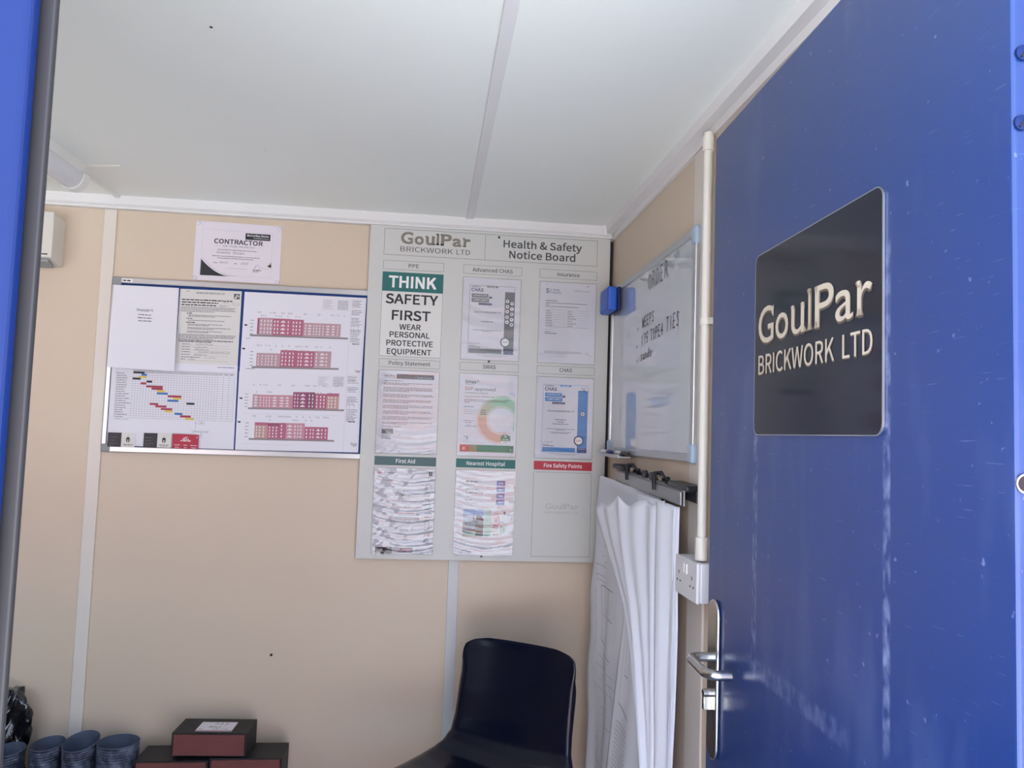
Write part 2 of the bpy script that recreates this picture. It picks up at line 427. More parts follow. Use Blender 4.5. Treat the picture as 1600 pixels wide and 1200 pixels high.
m=MB(); m.tube([(pu,.008,EYE-.512),(pu,.026,EYE-.512)],.0085,steel,18); m.box((pu-.005,.008,EYE-.545),(pu+.005,.026,EYE-.515),steel)
tag(m.build('lock_cylinder',door,smooth=True,bevel=.0015),'steel key cylinder')
# hinge edge fixings
def slot_screw(z,x):
    m=MB(); m.tube([(-.0005,x,z),(-.003,x,z),(-.0045,x,z)],[.0082,.0078,.005],bluep,20)
    o=m.build('hinge_screw',door,smooth=True)
    s=MB(); s.box((-.0052,x-.0068,z-.0009),(-.0035,x+.0068,z+.0009),rubber); c=s.build('slot',o); c.rotation_euler=(0,0,0)
    c.data.transform(Matrix.Translation((0,x,z))@Matrix.Rotation(math.radians(-55),4,'X')@Matrix.Translation((0,-x,-z)))
slot_screw(EYE+.332,-.0085); slot_screw(EYE+.405,-.011)
m=MB(); m.tube([(-.0015,-.0085,EYE-.031),(-.003,-.0085,EYE-.031)],.0098,steel,24); h=m.build('bolt_socket',door,smooth=True)
m=MB(); m.tube([(-.0028,-.0085,EYE-.031),(-.0034,-.0085,EYE-.031)],.0078,M('rusty_hole','2B1D1F',.7),24); m.build('bolt_hole',h)

# company sign on the door
signm=M('charcoal_gloss_sign','161C2C',0.10,spec=.35)
s_u0,s_u1=.231,.656; s_z0,s_z1=EYE+.0155,EYE+.344
def rrect(x0,y0,x1,y1,r,n=5):
    pts=[]
    for cx,cy,a0 in ((x1-r,y1-r,0),(x0+r,y1-r,90),(x0+r,y0+r,180),(x1-r,y0+r,270)):
        for k in range(n+1):
            a=math.radians(a0+90*k/n); pts.append((cx+r*math.cos(a),cy+r*math.sin(a)))
    return pts
uz=Vector((math.cos(DA),math.sin(DA),0)); nz=Vector((-math.sin(DA),math.cos(DA),0))
sc=ORG+uz*((s_u0+s_u1)/2)+nz*.0005; sc.z=(s_z0+s_z1)/2
hw=(s_u1-s_u0)/2; hh=(s_z1-s_z0)/2
m=MB(); m.prism(rrect(-hw,-hh,hw,hh,.016),0,.003,signm,'y')
sign=m.build('company_sign',None,sc,(0,0,DA)); tag(sign,'dark glossy rectangular sign with gold company lettering on the blue door','sign')
m=MB()
o_=rrect(-hw-.0012,-hh-.0012,hw+.0012,hh+.0012,.017); i_=rrect(-hw,-hh,hw,hh,.016); n=len(o_)
vs=[(p[0],y,p[1]) for y in (0.0,.0032) for p in o_]+[(p[0],y,p[1]) for y in (0.0,.0032) for p in i_]
fs=[]
for k in range(n):
    k2=(k+1)%n; fs += [(k,k2,n+k2,n+k),(n+k,n+k2,3*n+k2,3*n+k),(2*n+k,3*n+k,3*n+k2,2*n+k2)]
m.add(vs,fs,alu); tag(m.build('edge_trim',sign),'thin bright edge')
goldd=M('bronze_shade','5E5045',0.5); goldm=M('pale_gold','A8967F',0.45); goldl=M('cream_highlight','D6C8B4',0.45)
def serif_word(p,x0,x1,yb,cap,mats,w=1.0):
    """GoulPar in flared capitals and small letters; three stacked inks give the cut-in look"""
    Wd=x1-x0
    cells=[('G',0,.171,cap),('o',.195,.325,cap),('u',.358,.478,cap),('l',.509,.545,cap),('P',.576,.728,cap),('a',.742,.872,cap),('r',.902,1.0,cap)]
    st=cap*.155*w
    for lay,(mat,bo,ox,oy,k) in enumerate(mats):
        for ch,a,b,c in cells:
            X0,X1=x0+a*Wd,x0+b*Wd
            if ch!='l': p.text(ch,X0,X1,yb,c,mat,2+lay,bold=bo,res=4,dx=ox,dy=oy,human=True)
            def wedge(cx,y,d,s=1.0,l=1,r=1):
                q=st*.5*k; f=st*.85*k*s
                p.poly([(cx-f*l+ox,y+oy),(cx+f*r+ox,y+oy),(cx+q+ox,y-d*cap*.14+oy),(cx-q+ox,y-d*cap*.14+oy)],mat,2+lay)
            xh=cap*.75
            if ch=='l':
                cx=(X0+X1)/2; q=st*.5*k
                p.poly([(cx-q+ox,yb+oy),(cx+q+ox,yb+oy),(cx+q+ox,yb-cap*1.02+oy),(cx-q+ox,yb-cap*1.02+oy)],mat,2+lay)
                wedge(cx,yb,1); wedge(cx,yb-cap*1.02,-1,1,1.1,.4)
            elif ch=='u': wedge(X0+st*.5,yb-xh,-1,1,1,.6); wedge(X1-st*.5,yb-xh,-1,1,1,.6); wedge(X1-st*.4,yb,1,1,.3,1.4)
            elif ch=='P': wedge(X0+st*.5,yb,1); wedge(X0+st*.5,yb-cap,-1,1,1,.4)
            elif ch=='r':
                wedge(X0+st*.5,yb,1); wedge(X0+st*.5,yb-xh,-1,1,1.2,.4)
            elif ch=='G': p.poly([(X1-st*.9+ox,yb-cap*.78+oy),(X1-st*.1+ox,yb-cap*.66+oy),(X1+ox,yb-cap*1.0+oy)],mat,2+lay)
pr=Print()
SW=(s_u1-s_u0)*1000; SH=(s_z1-s_z0)*1000
# u counts from the far (left) edge
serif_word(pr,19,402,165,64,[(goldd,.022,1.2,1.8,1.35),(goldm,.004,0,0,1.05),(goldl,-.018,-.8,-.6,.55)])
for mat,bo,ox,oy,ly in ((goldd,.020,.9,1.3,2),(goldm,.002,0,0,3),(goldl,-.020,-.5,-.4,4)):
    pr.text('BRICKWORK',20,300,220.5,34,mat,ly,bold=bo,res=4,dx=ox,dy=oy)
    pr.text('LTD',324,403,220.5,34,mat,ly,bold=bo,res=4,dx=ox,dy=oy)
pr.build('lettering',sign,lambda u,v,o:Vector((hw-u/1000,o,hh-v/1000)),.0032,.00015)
sign.children[-1]['label']='pale gold lettering with bronze shading'

# ------------------------------------------------------------------ ceiling lamp, heater, cable
lamp=empty('batten_light',P(-1.095,1.69,CE)); tag(lamp,'white fluorescent batten light on the ceiling, its end showing beside the door frame','light')
def rel(o,x,y,z): return (x-o.location.x,y-o.location.y,z+EYE-o.location.z)
m=MB(); m.prism([(-.030,0),(.030,0),(.026,-.040),(-.026,-.040)],-.60,.72,whitepl,'y'); m.build('body',lamp,bevel=.003)
diffm=M('prismatic_diffuser','DAD9DC',0.25)
m=MB(); pf=[(-.036,-.036)]+[(-.036*math.cos(math.pi*k/10),-.040-.042*math.sin(math.pi*k/10)) for k in range(11)]+[(.036,-.036)]
m.prism(pf,-.56,.690,diffm,'y'); tag(m.build('diffuser',lamp,smooth=True),'pale grey prismatic diffuser')
for yy in (.690,-.60):
    m=MB(); pf=[(-.038,-.030)]+[(-.038*math.cos(math.pi*k/10),-.040-.045*math.sin(math.pi*k/10)) for k in range(11)]+[(.038,-.030)]
    m.prism(pf,yy,yy+.040,whitepl,'y'); m.build('end_cap',lamp,smooth=True,bevel=.002)
m=MB(); m.box(P(-1.098,2.42,CE-.010),P(-1.082,D-.034,CE),whitepl)
tag(m.build('cable_trunking'),'short white mini trunking on the ceiling between the batten light and the cornice','trunking')
m=MB(); m.tube([P(-1.062,2.402,CE-.003),P(-1.02,2.396,CE-.003),P(-.961,2.388,CE-.002)],.0028,creampl,8)
tag(m.build('cable'),'thin pale cable running across the ceiling from the batten light','cable')

heat=empty('wall_heater',P(-1.40,D,.60)); tag(heat,'white box-shaped fan heater high on the back wall, half hidden by the door frame','heater')
hx=.133
m=MB(); m.prism([(0,.073),(-.03,.080),(-.085,.088),(-.085,-.066),(-.03,-.083),(0,-.083)],-hx-.05,hx,M('heater_casing','DAD5CD',0.4),'x'); m.build('casing',heat,bevel=.003)
m=MB(); m.prism([(-.079,-.0695),(-.036,-.083),(-.04,-.094),(-.075,-.080)],-hx-.04,hx-.012,greycap,'x'); tag(m.build('outlet_grille',heat),'grey air outlet')
m=MB(); m.box((hx-.030,-.0865,-.058),(hx-.012,-.084,-.054),ink); tag(m.build('marking',heat),'small dark marking')

# ------------------------------------------------------------------ pinboard
pb=empty('pinboard',P(-.52,D,.19)); tag(pb,'wide blue felt pinboard in an aluminium frame, papers pinned all over it','pinboard')
px0,px1,pz0,pz1=-1.096,-.13,-.104,.492; FW=.019
def pbx(name,a,b,mat,bev=.002):
    o=boxobj(name,a,b,mat,pb,bevel=bev); return o
pbx('felt_panel',(px0+.01,D-.011,pz0+.01),(px1,D-.001,pz1-.008),felt,0)
pbx('frame_rail',(px0+.02,D-.018,pz1-FW),(px1,D,pz1),alu)
pbx('frame_rail',(px0+.02,D-.018,pz0),(px1,D,pz0+FW),alu)
pbx('frame_rail',(px0,D-.018,pz0+.02),(px0+FW*.75,D,pz1-.02),alu)
for zz in (pz1-.028,pz0-.001):
    tag(pbx('corner_cap',(px0-.001,D-.020,zz),(px0+.030,D,zz+.029),greycap,.004),'grey plastic corner')
m=MB(); st=pbx('maker_sticker',(-1.062,D-.0186,.4765),(-1.030,D-.0178,.4875),whiteink,0); tag(st,'tiny white printed sticker')
pr=Print(); rng=random.Random(3); pr.words(2,28,8,5,ink,rng)
pr.build('sticker_print',st,lambda u,v,o:Vector((-.016+u/1000,-o,.0055-v/1000)),.0006)

rng=random.Random(11)
yp=D-.0112
# mortar sheet
o,F,th=sheet('mortar_sheet','densely printed form with dark square logo on the pinboard, right of the blank sheet','paper',[(-.873,.464),(-.667,.466),(-.667,.205),(-.877,.205)],yp,210,262,paperc)
p=Print()
p.text('REMIX DRY MORTAR LTD',56,152,15,6,ink,bold=.02); p.words(22,36,9,4,inkl,rng)
p.rect(184,10,204,29,M('logo_grey_ink','55585C',.6)); p.line([(187,27),(195,14),(201,20)],3.2,paperc,2); p.line([(190,27),(196,21)],2.2,paperc,2)
for i,(a,b) in enumerate(((8,180),(8,132),(8,126))): p.words(a,b,39+i*9,4.2,ink,rng)
p.frame(146,36,168,45,.6,inkg); p.frame(178,43,204,50,.6,inkg); p.frame(136,51,170,58,.6,inkg)
p.scrawl(150,164,42,6,ink,rng); p.scrawl(140,160,56,6,ink,rng)
p.para(8,196,64,79,4,2.4,inkg,rng)
y=86
for t,n in ((20,1),(0,2),(22,1),(0,1),(30,1),(0,2),(0,2),(0,2)):
    if t: p.words(28,28+t,y,3,ink,rng); y+=6
    else:
        p.para(34,rng.uniform(150,185),y,y+4.2*(n-1),n,2.4,inkg,rng); y+=4.6*n+3
p.para(8,198,y,y+14,4,2.6,inkg,rng); y+=20
p.words(8,190,y,3.2,ink,rng); p.words(8,120,y+5,3.2,ink,rng); y+=14
for i,hw_ in enumerate(('Graeme Brown',11,12,'Goulpar  Brickwork Ltd',11)):
    p.words(20,48,y,2.8,inkg,rng); p.line([(50,y+1.5),(178,y+1.5)],.5,inkg)
    p.text(hw_,66+3*i,66+3*i+len(hw_)*4.8,y,6,inkg,shear=.25) if isinstance(hw_,str) else p.scrawl(62,62+4*hw_,y,6.5,inkg,rng,.7); y+=9
p.words(20,84,y,2.8,inkg,rng); p.scrawl(96,138,y,6,inkg,rng); y+=8
p.words(20,36,y,2.8,inkg,rng); p.scrawl(44,66,y,7,ink,rng); p.line([(38,y+2),(178,y+2)],.5,inkg)
p.build('print',o,F,th)

# programme chart
o,F,th=sheet('programme_chart','landscape programme chart of coloured bars on a fine grid, low on the pinboard','chart',[(-1.0805,.205),(-.666,.206),(-.664,-.0835),(-1.0805,-.082)],yp-.0010,420,290,paper)
p=Print()
gx0,gx1,gt,gb=17,412,27,194
def G(px,py): return ((px-75+(py-548)*.035)/2.03, (py-548-(px-75)*.030)/1.87)
nr=20; rh=(gb-37)/nr
for i in range(nr+1): p.line([(gx0,37+i*rh),(gx1,37+i*rh)],.55,inkm,1)
p.line([(gx0,gt),(gx1,gt)],.6,inkm); p.line([(72,32),(gx1,32)],.5,inkm)
cols=[gx0,72]+[72+(355-72)*i/31 for i in range(1,32)]+[374,393,gx1]
for x in cols: p.line([(x,gt),(x,gb)],.55,inkm,1)
for i in range(nr): p.words(gx0+2,gx0+rng.uniform(25,52),37+i*rh+rh*.75,2.6,inkg,rng)
for i in range(31): p.words(73.5+i*9.13,80+i*9.13,31,1.8,inkg,rng); p.words(73.5+i*9.13,80+i*9.13,36,1.8,inkg,rng)
for i in range(3): p.words(357+19*i,371+19*i,32,2,inkg,rng); p.words(359+19*i,369+19*i,36,2,inkg,rng)
p.words(352,408,10,2.6,inkg,rng)
cb={'k':M('chart_black','25262A',.6),'r':M('chart_red','A53850',.6),'b':M('chart_blue','3B73B4',.6),'y':M('chart_yellow','DBC352',.6)}
for a,b,y,c in ((220,295,622,'k'),(275,312,637,'b'),(255,308,651,'y'),(215,270,662,'k'),(310,347,681,'k'),(270,308,693,'r'),(308,420,712,'r'),(345,420,727,'r'),(382,437,742,'y'),(380,455,757,'b'),(455,547,775,'r'),(490,547,789,'y'),(453,527,803,'b'),(582,636,822,'k'),(335,392,825,'r'),(373,448,840,'r'),(410,487,857,'r'),(440,487,872,'y'),(503,557,888,'b'),(540,613,904,'r'),(575,633,920,'y')):
    x0,y0=G(a,y); x1,_=G(b,y); p.rect(x0,y0-3.6,x1,y0+3.6,cb[c],2)
x,y=G(648,940); x2,y2=G(645,1000); p.line([(x,y),(x2,y2)],.7,inkg); p.line([(x-3,y+5),(x,y),(x+3,y+5)],.7,inkg)
x,y=G(620,1006); p.text('Coming out',x,x+56,y,7,inkg,shear=.3,bold=-.012); x,y=G(668,948); p.frame(x,y-7,x+18,y+3,.6,inkg); p.text('26',x+5,x+13,y+1,5,ink)
p.text('2h',x+4,x+12,y+44,7,inkg,shear=.3,bold=-.012); p.line([(x-4,y+48),(x+18,y+50)],.5,inkg)
p.scrawl(18,66,gb+6,5,inkg,rng,.6)
p.build('print',o,F,th)

# blank curling sheet
def curl(a,b): return .0085+.022*b*b*(.55+.45*(1-a))+.003*math.sin(a*5+b*4)+(.0016*math.exp(-((b-.52)/.015)**2))
o,F,th=sheet('cover_sheet','almost blank white sheet with a small centred title, curling off the pinboard at bottom left','paper',[(-1.088,.464),(-.8755,.465),(-.869,.176),(-1.085,.181)],yp-.0016,210,285,paper,bend=curl,nu=12,nv=24)
p=Print(); p.text('Shopsayler PL',78,132,86,8.2,inkg,bold=.02)
for x0,x1,y in ((84,124,100),(82,128,111),(84,126,121)): p.words(x0,x1,y,3.6,inkg,rng)
p.build('print',o,F,th)

# elevation drawings
C=lambda n,h: M('elevation_'+n,h,.7)
pk,cr,dk,lt,og,gr=C('dusty_pink','BC9AA2'),C('crimson','B4687F'),C('dark_crimson','985370'),C('rose','C68F9C'),C('salmon','C29A92'),C('ground_grey','8E8488')
wn=C('window_white','E4DFE4')
def block(p,x0,x1,yb,h,mat,rng,roof=None,rows=4,vary=True):
    p.rect(x0,yb-h,x1,yb,mat,1)
    if roof: p.rect(x0,yb-h,x1,yb-h+10,roof,2)
    top=yb-h+(11 if roof else 5); sy=(yb-2-top)/rows; x=x0+5
    while x<x1-6:
        kind=rng.choice((4.5,4.5,5.5,12,16)) if vary else 5
        if x+kind>x1-3: break
        for r in range(rows):
            y=top+sy*r
            if kind>8:
                p.rect(x,y+sy*.42,x+kind,y+sy*.72,wn,3); p.rect(x+kind*.3,y+sy*.12,x+kind*.7,y+sy*.44,wn,3)
            else: p.rect(x,y+sy*.2,x+kind*.8,y+sy*.78,wn,3)
        x+=kind+rng.choice((5,6.5,8))
def marks(p,rng,xs,y):
    for x in xs: p.rect(x,y-3,x+2,y+2,inkl,1); p.rect(x+3,y-2,x+4.5,y+3,inkl,1)
def levels(p,rng,x,yb,h):
    for i in range(5): p.words(x,x+11,yb-i*h/4.3,2.2,inkg,rng)
def titleblock(p,rng,x0,H,logo):
    p.line([(x0,6),(x0,H-4)],.5,inkl); p.line([(x0,6),(414,6)],.5,inkl); p.line([(414,6),(414,H-4)],.5,inkl)
    y=14
    for k in range(24):
        if y>H-34: break
        if k in (5,9,15): y+=rng.uniform(6,16)
        p.words(x0+4,x0+rng.uniform(28,44),y,1.9,inkg if k%3 else ink,rng); y+=rng.uniform(4,6.5)
    p.words(x0+12,x0+36,H*.62,3.2,ink,rng)
    for xx in (x0+4,x0+14,x0+30): p.line([(xx,H*.38),(xx,H*.47)],.6,inkg)
    if logo: p.text('hgp',x0+26,x0+46,H-24,11,ink,bold=-.01)
    else: p.text('hgp',x0+30,x0+46,H-5,7,ink,bold=.02)
    x=x0-98
    for a,b in ((0,46),(50,96)):
        p.frame(x+a,12,x+b-4,50,.4,inkl)
        for i in range(9): p.words(x+a+2,x+b-8 if b>60 else x+rng.uniform(20,38),16+i*3.7,1.6,inkl if b<60 else inkg,rng)
def tagmark(p,x,y):
    p.disc(x+3.6,y,4.2,ink,2,14,3.1); p.disc(x,y-.8,2.8,ink,3,12,2.2); p.disc(x+6.6,y-1,1.8,ink,3,10,1.6)
rng=random.Random(5)
o,F,th=sheet('elevation_drawing','upper of two elevation drawings with red brick apartment fronts, on the pinboard\'s right half','drawing',[(-.657,.465),(-.2385,.465),(-.242,.196),(-.659,.187)],yp,420,272,paper)
p=Print(); levels(p,rng,26,144,50); levels(p,rng,32,252,50)
block(p,50,56,144,56,dk,rng); block(p,56,102,145,59,pk,rng,vary=False); block(p,102,166,145,58,cr,rng); block(p,166,208,145,57,cr,rng); block(p,208,337,144,46,pk,rng)
p.rect(27,145,364,151.5,gr,1); p.line([(20,158),(360,158)],.4,inkl)
block(p,54,135,254,46,pk,rng); block(p,135,190,254,58,cr,rng); block(p,190,252,254,57,cr,rng); block(p,252,310,253,57,pk,rng)
p.rect(40,254,338,260.5,gr,1)
marks(p,rng,(50,56,90,101,106,130,137,152,158,163,207,212,254,259,300,308,323,345),68); marks(p,rng,(52,58,66,82,94,116,138,160,184,190,196,205,217,223,252,258,272,302),182)
marks(p,rng,(60,66,74,110,120,128,150,178,190),79); marks(p,rng,(100,150,156,175,204,212,226),196); p.words(14,28,160,2,inkg,rng); p.words(20,50,264,2.4,inkg,rng)
titleblock(p,rng,368,272,False); tagmark(p,8,114); tagmark(p,6,195)
p.build('print',o,F,th)
o,F,th=sheet('elevation_drawing','lower of two elevation drawings with red brick apartment fronts, on the pinboard\'s right half','drawing',[(-.660,.187),(-.242,.196),(-.242,-.081),(-.659,-.084)],yp-.0008,420,278,paper)
p=Print(); levels(p,rng,24,126,48); levels(p,rng,30,232,52)
block(p,50,70,128,47,pk,rng); block(p,70,187,128,46,lt,rng); block(p,187,236,128,58,dk,rng); block(p,236,262,128,58,C('plum','86506A'),rng,vary=False); block(p,262,303,128,54,cr,rng,vary=False); block(p,303,345,128,56,og,rng,roof=cr,vary=False)
p.rect(36,128,364,134,gr,1); p.line([(20,150),(350,150)],.4,inkl)
block(p,62,106,236,56,og,rng,roof=cr,vary=False); block(p,106,146,236,55,cr,rng,roof=dk,vary=False); block(p,146,168,236,56,cr,rng,vary=False); block(p,168,232,236,56,lt,rng); block(p,232,312,236,44,cr,rng,rows=3)
p.rect(44,236,335,242,gr,1); p.line([(20,256),(200,258)],.4,inkl)
marks(p,rng,(50,72,84,93,134,140,180,186,226,232,238,254,260,288,296,330,336),47); marks(p,rng,(54,60,98,106,112,140,146,152,160,166,172,178,200,222,246,268,276,294,300,308),158)
marks(p,rng,(60,98,104,110,192,206,240,270,280,312),72); marks(p,rng,(110,190,196,204,232,252),170)
titleblock(p,rng,368,278,True); tagmark(p,8,96); tagmark(p,6,180)
p.build('print',o,F,th)

# business cards on the bottom rail
cardk=M('card_black','22222B',.5); cardw=M('card_white','DEDCD6',.6); cardr=M('card_red','B32440',.5)
def helmet(p,cx,cy,s):
    p.poly([(cx-5*s,cy-2*s),(cx-4*s,cy-6*s),(cx,cy-8*s),(cx+4*s,cy-6*s),(cx+5*s,cy-2*s),(cx+4.4*s,cy+4*s),(cx+2.6*s,cy+7*s),(cx+1*s,cy+8*s),(cx+1.2*s,cy+1*s),(cx+3.4*s,cy-1*s),(cx,cy),(cx-3.4*s,cy-1*s),(cx-1.2*s,cy+1*s),(cx-1*s,cy+8*s),(cx-2.6*s,cy+7*s),(cx-4.4*s,cy+4*s)][::-1],cardk,2)
    p.line([(cx,cy-8*s),(cx,cy-11*s)],.9,cardr,2); p.disc(cx,cy-12.2*s,1.1,cardr,2,8)
for (x0,x1,z1,z0,which) in ((-1.075,-.987,-.0385,-.0865,'nearest the pinboard\'s left corner'),(-.959,-.870,-.0365,-.0845,'beside the red card')):
    o,F,th=sheet('business_card','black and white folded business card with helmet emblem, '+which,'card',[(x0,z1),(x1,z1),(x1,z0),(x0,z0)],D-.0194,90,50,cardw,group=None)
    p=Print(); p.rect(0,0,45,50,cardk,1)
    gy=M('card_grey_ink','6A5A60',.6)
    for y,w in ((17,24),(28,20),(38,28),(45,18)): p.words(5,5+w,y,2.4,gy,rng,lay=2)
    helmet(p,67,24,1.25); p.words(52,84,42,3,inkg,rng); p.words(56,80,46,1.8,inkg,rng)
    p.build('print',o,F,th)
o,F,th=sheet('business_card','red business card with white wing emblem at the foot of the programme chart','card',[(-.866,-.036),(-.7795,-.037),(-.779,-.0865),(-.865,-.085)],D-.0194,86,50,cardr)
p=Print(); p.poly([(34,9),(40,12),(44,10),(52,8.5),(47,12),(43,13.5),(39,13)],whiteink,1); p.words(33,54,19,3.6,whiteink,rng); p.words(27,60,24.5,3.8,whiteink,rng)
for x,w in ((6,20),(37,12),(60,22)): p.words(x,x+w,39,2,whiteink,rng); p.words(x+3,x+w-2,47,1.8,whiteink,rng)
p.words(78,83,8,1.5,whiteink,rng); p.words(78,83,12,1.5,whiteink,rng); p.build('print',o,F,th)

# ------------------------------------------------------------------ certificate with four clear pins
def cbend(a,b): return .0015+.002*math.sin(a*6.0)*(1-b)+.003*b*math.sin(a*3.1)
o,F,th=sheet('contractor_certificate','white landscape certificate with black corner wedges, pinned to the wall above the pinboard','certificate',[(-.837,.708),(-.544,.7065),(-.543,.499),(-.837,.499)],D-.001,297,208,M('certificate_paper','E2DAE2',.7),bend=cbend,nu=14,nv=10)
p=Print(); p.frame(25,28,266,188,.5,inkl)
p.rect(172,33,258,56,cardk,2,4,2); p.text('McCarthy Stone',178,252,44,7,whiteink,3,bold=.02); p.words(200,252,51,2.6,inkl,rng,lay=3)
p.text('CONTRACTOR',66,233,75,15.5,M('certificate_ink','3C3B47',.6),bold=.03); p.text('OF THE MONTH',97,204,87,6.6,inkg,bold=-.004)
p.line([(66,83),(90,83)],.5,inkl); p.line([(210,83),(232,83)],.5,inkl)
p.words(80,214,98,2.6,inkg,rng); p.line([(52,112),(226,112)],.5,inkl); p.text('Graeme   Brown',76,170,111,10,inkg,shear=.2,bold=-.014)
p.words(62,224,121,2.6,inkg,rng); p.words(80,206,128,2.6,inkg,rng)
p.words(68,82,145,2.8,inkg,rng); p.text('March',88,116,145,7.5,inkg,shear=.25,bold=-.014); p.words(138,148,145,2.8,inkg,rng); p.text('2026',160,186,145,7.5,inkg,shear=.25,bold=-.014)
p.words(118,180,162,1.8,inkl,rng); p.line([(206,160),(214,146),(210,158),(220,142),(226,154),(224,160),(234,152),(246,158),(262,155)],.6,inkg); p.words(204,232,165,3,ink,rng); p.words(204,224,170,2.2,inkg,rng)
cv=[(24+104*t,132+58*(1-(1-t)**1.9)) for t in [k/12 for k in range(13)]]
for k in range(12): p.poly([(cv[k][0],190),(cv[k+1][0],190),cv[k+1],cv[k]],cardk,1)
p.line([(x+5,y-3) for x,y in cv]+[(150,189)],.7,inkg)
tan=M('certificate_tan','B99C86',.6); p.poly([(252,147),(266,143),(266,130)],tan,1); p.poly([(252,147),(266,152),(266,139)],cardk,2)
p.build('print',o,F,th)
clear=M('clear_plastic','DAD6DE',.2)
for a,b,w in ((-.829,.700,'top left'),(-.552,.697,'top right'),(-.830,.507,'bottom left'),(-.551,.506,'bottom right')):
    y=D-.006
    m=MB(); m.tube([(0,.004,0),(0,.002,0),(0,-.001,0),(0,-.0025,0)],[.0062,.0066,.0062,.004],clear,16)
    tag(m.build('push_pin',None,P(a,y,b),smooth=True),'clear round push pin at the %s corner of the contractor certificate'%w,'push pin',group=None)

# ------------------------------------------------------------------ health and safety notice board
NB0,NB1,NZ0,NZ1=-.234,.634,-.445,.727; NY=2.72
nb=empty('notice_board',P(.2,D,.14)); tag(nb,'tall pale grey health and safety notice board with nine headed panels','notice board')
boxobj('panel',(NB0,NY,NZ0),(NB1,D-.019,NZ1),foamex,nb,bevel=.0008)
boxobj('packer',(.13,D-.019,-.40),(.60,D,.70),greyst,nb)
nc=Vector(nb.location)
def nF(u,v,off): return Vector((NB0+u/1000,NY-off,NZ1+EYE-v/1000))-nc
def nbp(name,fn,label=None):
    p=Print(); fn(p); o=p.build(name,nb,nF,.0002); 
    if label: o['label']=label
    return o
X=lambda x:(x-NB0)*1000
Y=lambda z:(NZ1-z)*1000
def hdr(p):
    p.frame(X(-.184),Y(.717),X(.586),Y(.622),1.1,signk); p.rect(X(.1745),Y(.717),X(.1755),Y(.622),signk)
nbp('header_frame',hdr)
def hd2(p):
    gl=M('logo_taupe','8C8478',.55); gd=M('logo_dark_taupe','5E584F',.55)
    serif_word(p,X(-.126),X(.121),Y(.667),40,[(gd,.022,.5,.8,1.3),(gl,0,0,0,1)])
    p.text('BRICKWORK',X(-.126),X(.060),Y(.6365),18,gd,3,bold=-.004,res=3); p.text('LTD',X(.073),X(.121),Y(.6365),18,gd,3,bold=-.004,res=3)
nbp('company_name',hd2,'taupe company name')
def hd3(p):
    p.text('Health & Safety',X(.241),X(.528),Y(.673),26,signk,bold=.018,res=3); p.text('Notice Board',X(.263),X(.505),Y(.635),26,signk,bold=.018,res=3)
nbp('board_title',hd3,'dark grey title lettering')
cols=((-.1835,.0305),(.1,.3105),(.3765,.587)); rz=((.602,.570,.558,.2605),(.251,.222,.2125,-.081),(-.090,-.121,-.129,-.427))
tit=[('PPE',None,.036),('Advanced CHAS',None,.145),('Insurance',None,.082),('Policy Statement',None,.145),('SMAS',None,.046),('CHAS',None,.046),('First Aid',slate,.066),('Nearest Hospital',teal,.136),('Fire Safety Points',redink,.138)]
for k,(t,colr,w) in enumerate(tit):
    c=cols[k%3]; r=rz[k//3]; cx=(c[0]+c[1])/2
    def fn(p):
        if colr is None: p.frame(X(c[0]),Y(r[0]),X(c[1]),Y(r[1]),.9,signk)
        else: p.rect(X(c[0]),Y(r[0]),X(c[1]),Y(r[1]),colr)
        p.text(t,X(cx-w/2),X(cx+w/2),Y(r[1]+.009),13.2,signk if colr is None else whiteink,bold=.012,res=2)
    nbp('heading',fn,(None if colr is None else {'slate_green_ink':'slate green heading','teal_ink':'teal heading','red_ink':'red heading'}[colr.name]))
    if k: nbp('document_frame',lambda p:p.frame(X(c[0]),Y(r[2]),X(c[1]),Y(r[3]),.9,signk))
def think(p):
    x0,x1=X(-.1845),X(.0305)
    p.rect(x0,Y(.561),x1,Y(.261),M('poster_white','DEDDD9',.4)); p.frame(x0,Y(.561),x1,Y(.261),.9,signk,2); p.rect(x0,Y(.561),x1,Y(.492),teal,3)
    T=[('THINK',-.162,.006,.507,39,whiteink,.03),('SAFETY',-.170,.014,.449,33,ink,.025),('FIRST',-.146,-.010,.391,33,ink,.025),('WEAR',-.118,-.043,.357,19,ink,.02),('PERSONAL',-.151,-.010,.329,19,ink,.02),('PROTECTIVE',-.161,.002,.299,19,ink,.02),('EQUIPMENT',-.158,-.002,.269,19,ink,.02)]
    for t,a,b,z,c,mt,bo in T: p.text(t,X(a),X(b),Y(z),c,mt,4,bold=bo,res=3)
nbp('safety_poster',think,'white safety poster panel with teal band')
def ghost(p):
    gg=M('ghost_grey','B3B4B0',.5); serif_word(p,X(.423),X(.543),Y(-.259),19,[(gg,.0,0,0,1)]); p.text('BRICKWORK LTD',X(.423),X(.543),Y(-.275),8,gg,bold=-.004)
nbp('faint_logo',ghost,'faint grey company name')
for a,b in ((.224,.708),(.203,.257),(.201,-.429)):
    m=MB(); q=rel(nb,a,NY,b); m.tube([(q[0],q[1]+.001,q[2]),(q[0],q[1]-.002,q[2])],.0042,blackpl,12); m.build('fixing_screw',nb)

